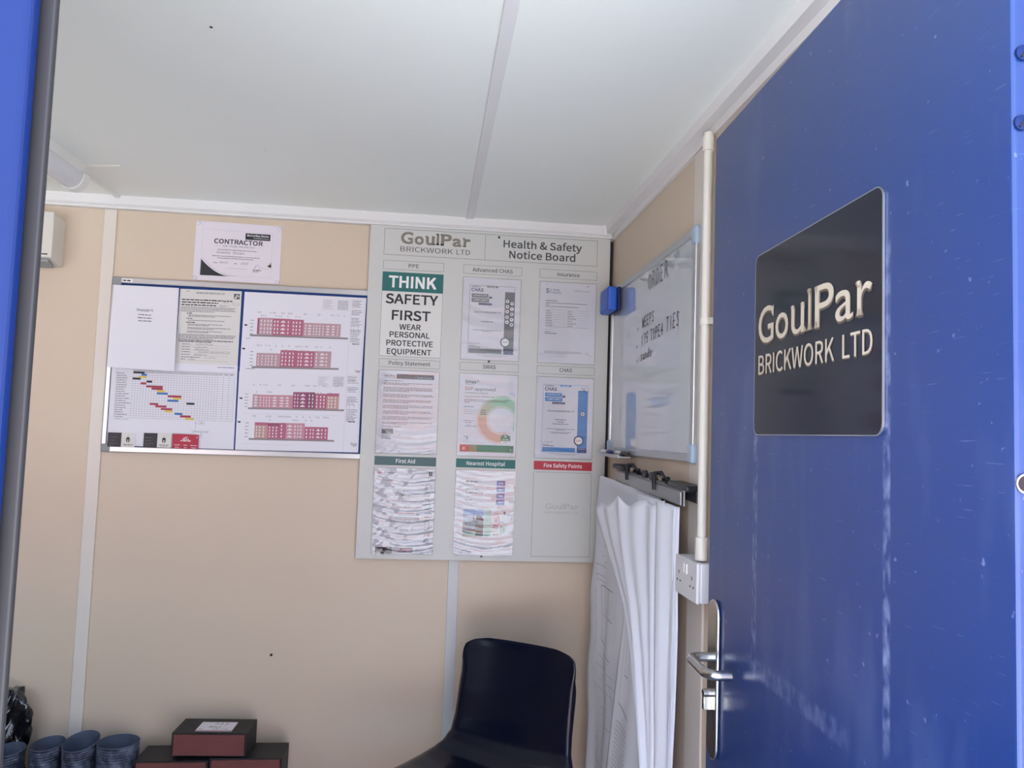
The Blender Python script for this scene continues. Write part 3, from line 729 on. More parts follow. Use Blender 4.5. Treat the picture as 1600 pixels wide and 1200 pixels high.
# ------------------------------------------------------------------ laminated documents on the notice board
def film(name,ior,bump):
    m=bpy.data.materials.new(name); m.use_nodes=True; nt=m.node_tree; nt.nodes.remove(nt.nodes['Principled BSDF'])
    t_=nt.nodes.new('ShaderNodeBsdfTransparent'); g_=nt.nodes.new('ShaderNodeBsdfGlossy'); g_.inputs['Roughness'].default_value=.04
    fr_=nt.nodes.new('ShaderNodeFresnel'); fr_.inputs['IOR'].default_value=ior
    tc_=nt.nodes.new('ShaderNodeTexCoord'); nn=nt.nodes.new('ShaderNodeTexNoise'); nn.inputs['Scale'].default_value=45; nn.inputs['Detail'].default_value=3
    mp=nt.nodes.new('ShaderNodeMapping'); mp.inputs['Scale'].default_value=(.45,1,1.3)
    bb=nt.nodes.new('ShaderNodeBump'); bb.inputs['Strength'].default_value=bump; bb.inputs['Distance'].default_value=.003
    mx_=nt.nodes.new('ShaderNodeMixShader'); L=nt.links.new
    L(tc_.outputs['Object'],mp.inputs[0]); L(mp.outputs[0],nn.inputs['Vector']); L(nn.outputs['Fac'],bb.inputs['Height']); L(bb.outputs[0],g_.inputs['Normal'])
    L(fr_.outputs[0],mx_.inputs[0]); L(t_.outputs[0],mx_.inputs[1]); L(g_.outputs[0],mx_.inputs[2]); L(mx_.outputs[0],nt.nodes['Material Output'].inputs[0])
    return m
film_flat=film('glossy_laminate_film',1.45,.15); film_wavy=film('rippled_laminate_film',1.72,.28); film_mid=film('part_rippled_film',1.62,.45)
def laminate(name,label,cat,corners,fn,wave=.0006,freq=4,seed=1,wt=None,w=210,h=297,mat=paper):
    o,F,th=sheet(name,label,cat,corners,NY-.0008,w,h,mat)
    p=Print(); fn(p); p.build('print',o,F,th)
    r=random.Random(seed); ph=[r.uniform(0,6.28) for _ in range(8)]
    def q(a,b):
        arc=b+.06*math.sin(math.pi*a)                       # ripples bow like sagging film
        e=wave*(math.sin(arc*freq*6.28+ph[0])*(.6+.4*math.sin(a*4+ph[1]))+.5*math.sin(arc*freq*2.3*6.28+a*3+ph[2])+.35*math.sin((a*2.2-b*1.1)*9+ph[3])*b)
        e+=wave*(.22*math.sin(arc*freq*5.1*6.28+a*9+ph[4])+.2*math.sin(a*23+b*31+ph[5])+.12*math.sin(a*47-b*61+ph[6]))
        return .0012+wave*2.1+e*(wt(a,b) if wt else 1)
    m=MB(); m.grid(lambda a,b:F(-2.5+a*(w+5),-2+(1-b)*(h+4),th+q(a,b)),36,70,film_wavy if wave>.0014 else film_mid if wave>.001 else film_flat)
    f=m.build('laminate_pouch',o,smooth=True,fix=False); f['label']='clear glossy rippled film'
    return o
def cn(c,r,dx0=.003,dx1=.003,dz0=.003,dz1=.003):
    a,b=cols[c]; t,u=rz[r][2],rz[r][3]
    return [(a+dx0,t-dz0),(b-dx1,t-dz0),(b-dx1,u+dz1),(a+dx0,u+dz1)]
def chas(colr,edge,adv):
    def fn(p):
        rng=random.Random(4)
        wy=38 if adv else 32
        p.frame(23,26,191,276,.9,edge); p.rect(87,26,127,33,colr,2)
        p.words(92,122,31,2.4,whiteink,rng,lay=3)
        p.text('veriforce',29,63,34,6,ink,bold=.02); p.text('CHAS',29,74,49,12,navyink,bold=.02)
        p.rect(31,57,92,71,colr,2); p.text('CERTIFICATE',36,88,67,7,whiteink,3,bold=.02); p.rect(95,66,106,73,navyink,2); p.text('of',98,103,71,4,whiteink,3)
        p.rect(31,74,95,88,colr,2); p.text('COMPLIANCE',36,91,84,7,whiteink,3,bold=.02); p.rect(58,91,106,98,navyink,2); p.words(62,104,96.5,2.6,inkl,rng,lay=3)
        p.text('GOULPAR BRICKWORK LTD',41,141,127,6,ink,bold=.016)
        if adv: p.words(68,114,160,3,inkg,rng)
        else:
            for y,a,b in ((157,70,112),(165,78,104),(173,62,122)): p.words(a,b,y,3,inkg,rng)
        p.words(38,146,191,2.2,inkg,rng); p.words(72,112,195,2,inkg,rng)
        if not adv: p.words(50,130,203,2,inkg,rng); p.words(58,122,207,2,inkg,rng)
        p.rect(154,46,191,276,colr,2)
        if adv:
            for i in range(5):
                for x,y in ((164,80+19.3*i),(181,88+19.5*i)):
                    p.disc(x,y,8.6,navyink,3); p.disc(x,y,7,whiteink,4); p.disc(x,y,2.8,inkg,5,8); p.rect(x-1,y-4.2,x+1,y-1,inkg,5)
        else:
            p.disc(173,132,9,navyink,3); p.disc(173,132,7.2,whiteink,4); p.disc(173,133,3,navyink,5,10); p.rect(172,127,174,131,navyink,5)
            for i in range(3): p.disc(168+5*i,38+2*(i%2),3.4,inkl,2,10); p.disc(168+5*i,38+2*(i%2),2.2,paper,3,10)
            p.disc(176,47,3.4,dblue,2,10); p.words(166,186,54,1.6,inkl,rng)
        bc=M('badge_grey','6C6C74',.6) if adv else navyink
        p.disc(160,231,18.5,bc,3,28); p.disc(160,231,14,whiteink,4,28); p.text('CHAS',150,170,233.5,5,ink if adv else redink,5,bold=.02)
        p.line([(28,244),(36,237),(42,240),(50,238),(56,242),(60,236),(66,241)],.8,ink); p.words(28,48,249,2,inkg,rng); p.words(28,70,254,2.4,ink,rng)
        p.rect(26,258,148,274,colr,2); p.line([(30,263),(70,263)],.8,inkl,3); p.line([(30,269),(90,269)],.8,inkl,3)
        p.rect(155,258,189,265,navyink,3); p.rect(160,268,189,275,navyink,3); p.words(160,186,263,2.4,inkl,rng,lay=4); p.words(165,186,273,2.4,inkl,rng,lay=4)
        p.words(55,170,282,1.8,inkl,rng); p.words(78,150,286,1.6,inkl,rng)
    return fn
laminate('advanced_certificate','laminated certificate with grey side column of small round icons, under the Advanced CHAS heading','certificate',cn(1,0),chas(M('cert_grey','78797C',.6),navyink,True),.0005,3,2)
laminate('blue_certificate','laminated certificate with bright blue side column and bars, under the CHAS heading','certificate',cn(2,1),chas(bluink,bluink,False),.0005,5,9)
def insur(p):
    rng=random.Random(6)
    p.text('S',22,33,40,16,M('deep_blue_ink','24568A',.6),bold=.02); p.text('B',34,45,40,16,inkl,bold=-.02); p.text('Simply',48,74,31,7,M('logo_teal_ink','4A8C9A',.6),bold=.01); p.text('Business',48,80,41,7,M('logo_teal_ink','4A8C9A',.6),bold=.01)
    p.words(176,186,10,1.8,ink,rng); p.text('Certificate of Insurance',125,186,30,4.2,inkg,bold=.004)
    p.words(22,66,70,3,inkg,rng); p.para(22,182,78,83,2,2.4,inkg,rng,.1); p.words(22,146,91,2.4,inkg,rng)
    for i in range(8):
        y=102+i*9; p.line([(24,y),(186,y)],.55,inkm)
        if i<7: p.words(24,24+rng.uniform(18,28),y+5.5,2.4,inkg,rng); p.words(106,106+rng.uniform(14,34),y+5.5,2.4,inkg,rng)
    p.line([(24,165),(186,165)],.9,inkg); p.line([(22,176),(30,173),(34,176),(44,174),(50,176)],.5,inkg); p.words(22,44,185,2.2,inkg,rng); p.words(22,66,191,2.4,ink,rng)
    p.para(22,166,256,264,4,1.6,inkl,rng); p.text('SB',176,188,264,8,inkl)
    for a,b in (((26,6),(20,9)),((8,272),(16,264)),((190,264),(200,271))): p.line([a,b],.9,inkg)
laminate('insurance_letter','laminated insurance letter with small blue initials and a ruled table, under the Insurance heading','letter',cn(2,0),insur,.0005,2.4,5)
def policy(p):
    rng=random.Random(7)
    p.text('GoulPar',20,58,22,8,inkg,bold=.02); p.words(20,58,27,2.2,inkg,rng); p.rect(62,11,194,28,ink,2); p.words(136,188,24,3.6,inkm,rng,lay=3)
    p.words(20,86,37,3,inkg,rng); y=46
    for n in (2,4,3,3,3,3,3,2):
        p.para(18,196,y,y+4.6*(n-1),n,2.7,inkg,rng,.5); y+=4.6*n+6.5
    p.words(18,86,y,2.8,inkg,rng); y+=6; p.rect(18,y,58,y+19,inkg,1); p.line([(22,y+14),(32,y+4),(40,y+12),(54,y+5)],1,ink,2); y+=26
    for i in range(3): p.words(18,18+rng.uniform(18,36),y+5*i,2.4,inkg,rng)
laminate('policy_statement','laminated closely typed page with black header bar, under the Policy Statement heading','document',cn(0,1,.002),policy,.00138,6.5,12,wt=lambda a,b:.10+.9*max(0,1-b*2.6)**.8)
def smas(p):
    def mix(a,b,t): return '%02X%02X%02X'%tuple(int(int(a[i:i+2],16)*(1-t)+int(b[i:i+2],16)*t) for i in (0,2,4))
    cx,cy=157,168
    def arc(t0,t1,n,rin,rout,c0,c1,soft):
        for k in range(n):
            a0=math.radians(t0+(t1-t0)*k/n); a1=math.radians(t0+(t1-t0)*(k+1)/n); t=(k+.5)/n
            colr=mix(c0,c1,min(1,max(0,(t-.42)/.25))); ri=rin(t); ro=rout(t)
            for f0,f1,mm in ((0,.2,.6),(.2,.82,0),(.82,1,.55)):
                c=mix(colr,'E6E4EC',mm*soft); mat=M('swirl_'+c,c,.7)
                pts=[(min(203,cx+r*math.cos(a)),min(266,cy-r*math.sin(a))) for a,r in ((a0,ri+(ro-ri)*f0),(a0,ri+(ro-ri)*f1),(a1,ri+(ro-ri)*f1),(a1,ri+(ro-ri)*f0))]
                if len({(round(x,1),round(y,1)) for x,y in pts})>3: p.poly(pts[::-1],mat,1)
    arc(-35,292,44,lambda t:40+8*math.sin(t*3.1),lambda t:84+10*math.sin(t*3.1),'9CCAA8','DDAE9A',1)
    arc(38,76,7,lambda t:98,lambda t:114,'BFD2E0','BFD2E0',1)
    rng=random.Random(8)
    p.text('Smas',20,60,34,12,ink,bold=.02); p.disc(66,26,4,ink,2,14); p.disc(66,26,2.6,paper,3,14); p.words(20,58,39,1.5,inkg,rng)
    p.text('SSIP',20,50,59,12,M('ssip_red','B5483F',.6),2,bold=.008); p.text('approved',55,130,60,11.5,signk,2,bold=.004)
    p.text('Smas Worksafe certification',20,104,71,4.4,ink,2,bold=.01); p.text('GOULPAR BRICKWORK LTD',20,126,85,5.4,ink,2,bold=.01)
    p.para(20,178,95,105,3,2.2,inkg,rng,.12); p.words(20,54,121,3,inkg,rng,lay=2)
    for i in range(3): p.words(20,74-5*i,132+7.4*i,2.2,inkl,rng,lay=2); p.words(80,100,132+7.4*i,2.6,ink,rng,lay=2)
    p.words(20,62,172,2.4,inkg,rng,lay=2); p.words(26,48,178,2.2,inkg,rng,lay=2); p.scrawl(22,68,192,8,inkg,rng,.8)
    for i in range(3): p.disc(24+6*i,228+2*(i%2),3.2,inkl,2,10)
    p.disc(34,235,3.2,dblue,3,10); p.words(20,44,243,1.6,inkl,rng); p.words(20,140,250,1.6,inkl,rng,lay=2)
    grn=M('badge_green','1F7145',.6)
    p.poly([(156,248),(156,224),(162,218),(178,218),(190,224),(190,248)][::-1],grn,3); p.disc(173,224,4.6,whiteink,4,12); p.disc(173,224,3,grn,5,12); p.words(163,183,237,2.6,whiteink,rng,lay=4); p.rect(157,241,189,250,whiteink,4); p.text('SMAS',163,183,248,4.4,ink,5,bold=.02)
    p.rect(9,258,203,284,grn,2,8,1); p.rect(9,258,42,284,M('bar_red','BC4A40',.6),3); p.rect(42,258,70,284,M('bar_olive','8C7A4C',.6),3); p.disc(24,272,5,whiteink,4,12); p.disc(24.6,272,3.2,M('bar_red','BC4A40',.6),5,12); p.disc(192,272,2,whiteink,4,8)
laminate('approval_certificate','laminated approval certificate with big green and orange swirl, under the SMAS heading','certificate',cn(1,1,.002,.002),smas,.0007,4,15)
def firstaid(p):
    rng=random.Random(9)
    p.rect(14,12,24,22,redink,2); p.rect(10,15,28,19,redink,3); p.words(32,74,18,3.6,inkg,rng)
    for a,b,c,d in ((190,6,195,12),(197,6,202,12),(190,14,195,20),(197,14,202,20)): p.rect(a,b,c,d,ink,2)
    pinkk=M('pink_ink','D58C9C',.7)
    p.words(26,84,44,2,pinkk,rng); p.words(70,126,88,2,inkg,rng)
    p.scrawl(70,122,80,8,inkg,rng,.8); p.words(76,134,95,4.2,inkg,rng); p.words(30,150,115,3,pinkk,rng); p.words(96,154,116,2.4,inkg,rng)
    p.scrawl(32,166,137,7,inkg,rng,.8); p.words(76,144,157,3,redink,rng)
    p.para(56,164,172,186,4,2.6,inkg,rng,.7); p.line([(84,206),(92,198),(96,206),(104,199),(114,204),(126,202)],.7,inkg); p.words(92,122,214,2.6,inkg,rng); p.words(94,120,219,2.6,inkg,rng)
    p.text('Certificate',48,262,178,24,inkl,2,bold=-.018,rot=1)
    p.rect(8,276,140,294,M('photo_grey','8F8C98',.7),1,4,1); p.rect(8,274,66,296,ink,2,2,1); p.words(78,132,288,5,pinkk,rng,lay=3)
    p.text('The power',150,190,286,5,inkg,bold=.004); p.text('of kindness',150,198,294,6,inkg,bold=.004)
laminate('first_aid_certificate','rippled laminated first aid certificate with word Certificate running down its side','certificate',[(-.183,-.129),(.0265,-.1345),(.0295,-.424),(-.175,-.426)],firstaid,.0016,6.5,3)
def hosp(p):
    rng=random.Random(10)
    p.words(34,74,28,3,M('pink_ink','D58C9C',.7),rng)
    p.words(34,78,41,4.6,ink,rng); p.text('Hospital',34,66,52,5.4,inkg); p.words(34,86,68,4.2,inkg,rng); p.words(34,98,81,4.2,inkg,rng); p.words(40,56,94,4,inkl,rng); p.words(34,60,106,4,inkg,rng)
    for i in range(4):
        y=33+i*22.4; p.poly([(x,v) for x,v in rrect(145,y,176,y+19,2)],dblue,2); p.words(153,168,y+11.5,3.6,whiteink,rng,lay=3)
    p.rect(30,136,104,232,M('photo_sky','7F9ED8',.7),1,2,2); p.rect(30,160,104,186,M('photo_cloud','C5D0E4',.7),2,2,1)
    p.poly([(76,232),(76,160),(84,153),(92,158),(104,170),(104,232)][::-1],M('photo_dark','23262E',.7),3); p.poly([(30,186),(76,172),(76,200),(30,206)],M('photo_grey2','6F7684',.7),3)
    p.rect(30,206,76,213,ink,4); p.rect(30,213,76,232,M('photo_grass','8FA79A',.7),3); p.rect(66,150,70,186,inkg,4)
    p.rect(106,136,184,232,M('map_cream','D9DCE0',.7),1,2,2); p.rect(106,136,132,232,M('map_green','A9C9BE',.7),2,1,2); p.rect(120,140,134,150,M('map_blue','9DB6DC',.7),3)
    p.disc(146,180,17,M('map_pink','E4B4C2',.7),3,16,34); p.disc(172,208,8,M('map_park','86B48C',.7),3,10,14)
    for a,b in (((132,136),(140,232)),((106,196),(184,220)),((134,160),(184,150)),((160,136),(176,232))): p.line([a,b],1.6,whiteink,4,2)
    p.words(137,157,194,4.4,ink,rng,lay=5); p.words(137,158,202,4.4,ink,rng,lay=5); p.disc(148,174,3.6,ink,5,10,6); p.disc(148,172,1.4,whiteink,6,8)
    p.disc(178,149,4.4,ink,5,8,7); p.words(150,170,153,3,inkg,rng,lay=5); p.words(156,178,181,3,dblue,rng,lay=5); p.words(138,166,226,3.4,redink,rng,lay=5); p.disc(168,197,2.4,ink,5,8,5)
laminate('hospital_directions','rippled laminated page with four blue buttons and a map, under Nearest Hospital heading','document',[(.104,-.131),(.3105,-.1315),(.3085,-.4245),(.101,-.4255)],hosp,.0016,6,21,wt=lambda a,b:.18+.82*max(0,1-a*1.25)+.35*max(0,1-b*4))

# ------------------------------------------------------------------ whiteboard on the right wall
WX=R-.017; wy0,wy1,wa,wb=1.795,2.675,-.052,.527
wbd=empty('whiteboard',P(R,2.235,.24)); tag(wbd,'glossy whiteboard in an aluminium frame on the right-hand wall, marker notes on it','whiteboard')
surf=M('whiteboard_enamel','B9C0CA',0.0,coat=1.0,spec=.8); surf.node_tree.nodes['Principled BSDF'].inputs['Coat Roughness'].default_value=0.0; surf.node_tree.nodes['Principled BSDF'].inputs['Coat IOR'].default_value=1.8
boxobj('writing_surface',(R-.012,wy0+.01,wa+.01),(R-.001,wy1-.01,wb-.01),surf,wbd)
for a,b in (((WX,wy0+.02,wb-.020),(R,wy1-.012,wb)),((WX,wy0+.02,wa),(R,wy1-.012,wa+.020)),((WX,wy0,wa+.02),(R,wy0+.024,wb-.02)),((WX,wy1-.018,wa+.012),(R,wy1,wb-.012))):
    boxobj('frame_rail',a,b,alu,wbd,bevel=.0025)
for yy in (wy0-.003,wy1-.030):
    for zz in (wb-.046,wa-.004):
        tag(boxobj('corner_cap',(WX-.004,yy,zz),(R,yy+.036,zz+.050),bluecap,wbd,bevel=.008),'pale blue-grey corner cap')
boxobj('pen_tray',(R-.055,2.36,wa-.010),(WX,2.66,wa-.005),alu,wbd,bevel=.001)
boxobj('tray_lip',(R-.057,2.36,wa-.010),(R-.054,2.66,wa+.000),alu,wbd)
STROKES={'O':[[(.5,1),(.1,.8),(.05,.3),(.4,0),(.8,.2),(.85,.7),(.5,1)]],'R':[[(.1,0),(.1,1),(.6,1),(.8,.75),(.5,.5),(.1,.5)],[(.45,.5),(.9,0)]],'D':[[(.1,0),(.1,1),(.6,.9),(.85,.5),(.6,.1),(.1,0)]],'E':[[(.8,1),(.1,1),(.1,0),(.8,0)],[(.1,.5),(.6,.5)]],'W':[[(0,1),(.25,0),(.5,.7),(.75,0),(1,1)]],'P':[[(.1,0),(.1,1),(.6,1),(.8,.75),(.5,.5),(.1,.5)]],'S':[[(.85,.9),(.4,1),(.15,.75),(.75,.35),(.6,.02),(.1,.1)]],'I':[[(.5,0),(.5,1)]],'1':[[(.5,0),(.5,1),(.3,.8)]],'7':[[(.1,1),(.85,1),(.4,0)]],'T':[[(.05,1),(.95,1)],[(.5,1),(.45,0)]],'Y':[[(.1,1),(.45,.5),(.9,1)],[(.45,.5),(.45,0)]],'4':[[(.6,0),(.6,1),(.1,.35),(.9,.35)]],'5':[[(.8,1),(.2,1),(.2,.55),(.7,.5),(.7,.1),(.15,.05)]],'s':[[(.8,.55),(.3,.6),(.3,.35),(.7,.25),(.6,0),(.2,.05)]],'a':[[(.75,.5),(.3,.5),(.15,.2),(.4,0),(.75,.2),(.75,.55),(.8,0)]],'n':[[(.15,0),(.15,.55),(.5,.6),(.8,.4),(.8,0)]],'d':[[(.7,.5),(.3,.5),(.15,.2),(.4,0),(.7,.2),(.75,1),(.75,0)]],'.':[[(.2,0),(.35,.3),(.5,.05)]],' ':[]}
wF=rw_map(wy1,wb,R-.012,Vector(wbd.location))
mk=M('dry_marker_ink','33353B',.6)
def hand(t,u,v,h,w,dv):
    p=Print()
    for i,ch in enumerate(t):
        for st in STROKES.get(ch,[]): p.line([(u+i*w+x*w*.8,v+i*dv-y*h) for x,y in st],3.7,mk)
    tag(p.build('handwriting',wbd,wF,.0004),'dark marker handwriting')
hand('ORDER',455,82,46,40,-1); hand('. WEEPS',345,190,30,26,-1); hand('. 175',336,246,32,27,-1.5); hand('TYPE4',488,238,32,26,-1); hand('TIES',640,231,38,29,-1); hand('. sands',340,290,28,24,-1)
# eraser
er=empty('board_eraser',P(R-.0395,2.60,.476)); tag(er,'blue magnetic board eraser at the far top corner of the whiteboard','eraser')
blue=M('eraser_blue','2A5FC4',.4)
m=MB(); m.box((-.022,-.062,-.042),(.012,.062,.042),blue); m.build('grip',er,bevel=.009,bseg=3)
m=MB(); m.box((.0125,-.064,-.040),(.0215,.064,.040),M('eraser_felt','22306A',.95)); tag(m.build('felt_pad',er,bevel=.002),'dark felt pad')
def pen(y0,y1,x,z,capmat,label):
    o=empty('marker_pen',P(x,(y0+y1)/2,z)); h=(y1-y0)/2; tag(o,label,'marker pen')
    m=MB(); m.tube([(0,h,0),(0,h-.004,0),(0,-h*.35,0)],[.006,.0075,.0078],whitepl,14); m.build('barrel',o,smooth=True)
    m=MB(); m.tube([(0,-h*.35,0),(0,-h+.01,0),(0,-h,0)],[.0085,.008,.0055],capmat,14); m.build('cap',o,smooth=True)
    m=MB(); m.tube([(0,h-.0005,0),(0,h+.004,0)],[.0055,.004],capmat,12); m.build('end_plug',o,smooth=True)
pen(2.50,2.64,R-.044,wa+.004,M('cap_navy','1E2C6E',.4),'white marker pen with navy cap on the far end of the whiteboard pen tray')
pen(2.37,2.495,R-.030,wa+.003,blackpl,'white marker pen with black cap on the whiteboard pen tray, nearer the door')

# ------------------------------------------------------------------ conduit, socket
cx_=R-.030; cy_=1.685
cd=empty('conduit',P(cx_,cy_,.2)); tag(cd,'white plastic conduit pipe running down the right-hand wall to the double socket','conduit')
def cyl(name,z0,z1,r,mat=creampl):
    m=MB(); m.tube([rel(cd,cx_,cy_,z0),rel(cd,cx_,cy_,z1)],r,mat,24); return m.build(name,cd,smooth=True)
cyl('pipe',-.266,.715,.0102); cyl('coupler',.672,.708,.0132); cyl('coupler',-.266,-.215,.0140)
m=MB()
q=rel(cd,cx_,cy_,.272); m.tube([(q[0],q[1],q[2]-.007),(q[0],q[1],q[2]+.007)],.0135,creampl,24); m.box((q[0],q[1]-.009,q[2]-.007),(q[0]+.030,q[1]+.009,q[2]+.007),creampl); m.box((q[0]+.0,q[1]-.026,q[2]-.007),(q[0]+.012,q[1]-.008,q[2]+.007),creampl)
m.build('saddle_clip',cd,smooth=True)
so=empty('double_socket',P(R,1.725,-.313)); tag(so,'white double electrical socket on the wall beside the blue door','socket')
so_m=M('socket_white','DEDDE0',.35)
boxobj('back_box',(R-.042,1.655,-.357),(R,1.800,-.270),so_m,so,bevel=.003)
boxobj('face_plate',(R-.051,1.654,-.358),(R-.042,1.801,-.269),so_m,so,bevel=.003)
for yy in (1.738,1.722): boxobj('rocker_switch',(R-.054,yy-.007,-.303),(R-.050,yy+.005,-.281),whitepl,so,bevel=.001)
for yc in (1.773,1.685):
    m=MB()
    for a,b,w,h in ((0,.011,.004,.008),(-.010,-.008,.007,.004),(.010,-.008,.007,.004)):
        q=rel(so,R-.0514,yc+a,-.318+b); m.box((q[0],q[1]-w/2,q[2]-h/2),(q[0]+.0012,q[1]+w/2,q[2]+h/2),blackpl)
    tag(m.build('socket_holes',so),'three dark pin slots')

# ------------------------------------------------------------------ hanging drawings and their clamp
cl=empty('drawing_hanger',P(R,2.09,-.11)); tag(cl,'grey wall clamp bar with black wing levers holding the hanging drawings','hanger')
def cq(x,y,z): return rel(cl,x,y,z)
def barz(y): return -.104-(2.41-y)*.031
def slab(name,x0,x1,ya,yb_,dz0,dz1,mat,bev=.001,label=None):
    m=MB(); vs=[]
    for y in (ya,yb_):
        for x,dz in ((x0,dz0),(x1,dz0),(x1,dz1),(x0,dz1)): vs.append(cq(x,y,barz(y)+dz))
    m.add(vs,[(0,1,2,3),(7,6,5,4),(0,4,5,1),(1,5,6,2),(2,6,7,3),(3,7,4,0)],mat); o=m.build(name,cl,bevel=bev)
    if label: o['label']=label
    return o
slab('clamp_plate',.598,.602,2.41,1.775,-.030,.002,alud,label='grey front plate')
slab('clamp_plate',.606,.610,2.41,1.775,-.032,.006,alud,label='grey rear plate')
slab('top_flange',.602,.628,2.41,1.775,.002,.005,alud)
slab('wall_rail',.628,R,2.43,1.75,-.022,.010,M('hanger_dark','34353C',.45),label='dark wall rail')
for a,b in ((2.46,2.33),(1.88,1.735)): slab('end_grip',.598,.640,a,b,.006,.020,blackpl,.005,'black plastic end grip')
for yy in (2.26,1.98):
    m=MB(); z=barz(yy)
    m.tube([cq(.596,yy,z-.014),cq(.594,yy,z+.014),cq(.600,yy+.01,z+.028),cq(.616,yy+.01,z+.030),cq(.624,yy,z+.012)],.0062,blackpl,12)
    m.tube([cq(.622,yy-.03,z+.004),cq(.618,yy-.045,z+.018)],.006,blackpl,10)
    lv=m.build('wing_lever',cl,smooth=True); tag(lv,'black wing lever')
    m=MB(); m.tube([cq(.604,yy-.035,z+.018),cq(.598,yy-.04,z+.018)],.0062,steel,14); tag(m.build('lever_knob',lv,smooth=True),'bright knob')
for yy in (2.12,2.05): 
    m=MB(); z=barz(yy); m.box(cq(.604,yy-.012,z+.003),cq(.616,yy+.012,z+.026),blackpl); m.build('spring_clip',cl,bevel=.003)

def lerp(a,b,t): return tuple(a[i]+(b[i]-a[i])*t for i in range(len(a)))
def path(pts,t):
    """smooth interpolation through (t, x, y, z) keys"""
    if t<=pts[0][0]: return pts[0][1:]
    for p0,p1 in zip(pts[:-1],pts[1:]):
        if t<=p1[0]:
            k=(t-p0[0])/(p1[0]-p0[0]); return lerp(p0[1:],p1[1:],k)
    return pts[-1][1:]
drawpaper=M('drawing_paper','E4E6EE',.7,spec=.3)
def hang(name,label,left,right,pleat,topfn=None,nu=36,nv=44,th=.0007,prn=None):
    def F(a,b,off=0.0):
        l=path(left,b); r=path(right,b); x,y,z=lerp(l,r,a)
        x-=pleat(a,b)+off
        if topfn: dx,dz=topfn(a,b); x+=dx; z+=dz
        return Vector(P(x,y,z))
    cen=(F(.5,0)+F(.5,1))/2
    m=MB(); m.grid(lambda a,b:F(a,1-b)-cen,nu,nv,drawpaper)
    o=m.build(name,None,cen,smooth=True,fix=False)
    s=o.modifiers.new('thickness','SOLIDIFY'); s.thickness=th; s.offset=0
    tag(o,label,'drawing')
    if prn:
        p=Print(); prn(p); p.build('print',o,lambda u,v,o_:F(u/1000,v/1000,.0022+o_)-cen,0)
    return o
g='large drawings hanging from the wall clamp'
def pl1(a,b): return .006*math.sin(a*17+b*2)*(.3+b)+.004*math.sin(a*31-b*5)*b+.003*math.sin(b*21+a*7)
def prn1(p):
    def ln(pts,w=1.9): p.line(pts,w,ink,1,40)
    rr=random.Random(2)
    ln([(180,330),(420,320)]); ln([(180,330),(190,520)]); ln([(190,520),(420,545)]); ln([(330,325),(330,420),(420,420)])
    ln([(240,330),(244,420)],1); ln([(190,430),(330,430)],1)
    for i in range(16): p.words(70+rr.uniform(0,200),120+rr.uniform(60,240),60+i*17,2.6,inkl,rr)
    for i in range(5): p.disc(110,300+60*i,5,inkl,1,12); p.disc(110,300+60*i,3.6,drawpaper,2,12)
    ln([(120,340),(120,580)],.9); ln([(420,620),(520,900)],1.2); ln([(300,640),(360,900)],1.0)
    for i in range(24): p.words(80+rr.uniform(0,320),100+rr.uniform(40,420),560+i*16,2.2,inkl,rr)
hang('hanging_drawing','printed plan hanging at the back of the bundle, against the notice board edge',
     [(0,.590,2.60,-.128),(.2,.578,2.60,-.36),(.4,.571,2.60,-.54),(.7,.570,2.59,-.80),(1,.570,2.57,-1.16)],
     [(0,.604,1.95,-.150),(1,.590,1.98,-1.16)],pl1,
     topfn=lambda a,b:(.004*math.sin(a*9)*(1-b),0.0),prn=prn1)
hang('hanging_drawing','second printed plan in the bundle, its left edge slanting down behind the white folded sheet',
     [(0,.590,2.08,-.150),(.25,.572,2.09,-.40),(.6,.569,2.17,-.68),(1,.562,2.27,-1.05)],
     [(0,.597,1.86,-.152),(1,.590,1.90,-1.05)],lambda a,b:.012+.004*math.sin(a*13+b*3)*b,
     prn=lambda p:([p.line(q,2.2,ink,1,40) for q in ([(140,350),(330,345)],[(140,350),(120,660)],[(120,660),(400,680)],[(200,430),(300,430)],[(200,430),(190,560)],[(190,560),(290,560)],[(300,430),(290,560)])],[p.words(100,420,720+14*i,3,inkl,random.Random(i)) for i in range(14)]))
def pl2(a,b): return .030*math.sin(min(a,1)*math.pi)*(1-.55*b)+.007*math.sin(a*15+b*1.5)*(.45+.4*b)+.004*math.sin(a*29+1)
hang('hanging_drawing','broad blank white sheet folded over the front of the bundle, narrowing downwards',
     [(0,.512,2.30,-.222),(.22,.545,2.20,-.365),(.4,.556,2.10,-.45),(.55,.562,2.04,-.545),(.75,.566,1.97,-.70),(1,.572,1.88,-.98)],
     [(0,.592,1.88,-.152),(.5,.586,1.87,-.50),(1,.580,1.83,-.98)],pl2,
     topfn=lambda a,b:(.020*(1-b)**8*math.sin(a*3.14),.030*math.exp(-((a-.33)/.22)**2)*(1-b)**3+.014*(1-b)**5*math.sin(a*19)*(1-.5*a)))
for k in range(4):
    lab=('narrow white sheet at the front right of the bundle, nearest the door','blue-shaded sheet edge second from the door in the bundle','third sheet edge from the door in the bundle','rearmost right-hand sheet edge of the bundle, nearest the wall')[k]
    dx=.004*k-.006; dy=-.005*k+.006
    hang('hanging_drawing',lab,
     [(0,.585+dx,1.895+dy,-.156),(.5,.577+dx,1.868+dy,-.48),(1,.583+dx,1.84+dy,-1.0)],
     [(0,.600+dx*.8,1.805+dy,-.160),(.08,.600+dx*.8,1.806+dy,-.19),(.5,.598+dx*.8,1.80+dy*1.3,-.45),(1,.592+dx,1.80+dy*.6,-1.0)],
     (lambda k:(lambda a,b:.006*math.sin(a*6+k)*(.4+.6*b)+.003*math.sin(b*9+k*2)*b))(k),nu=14,nv=36)

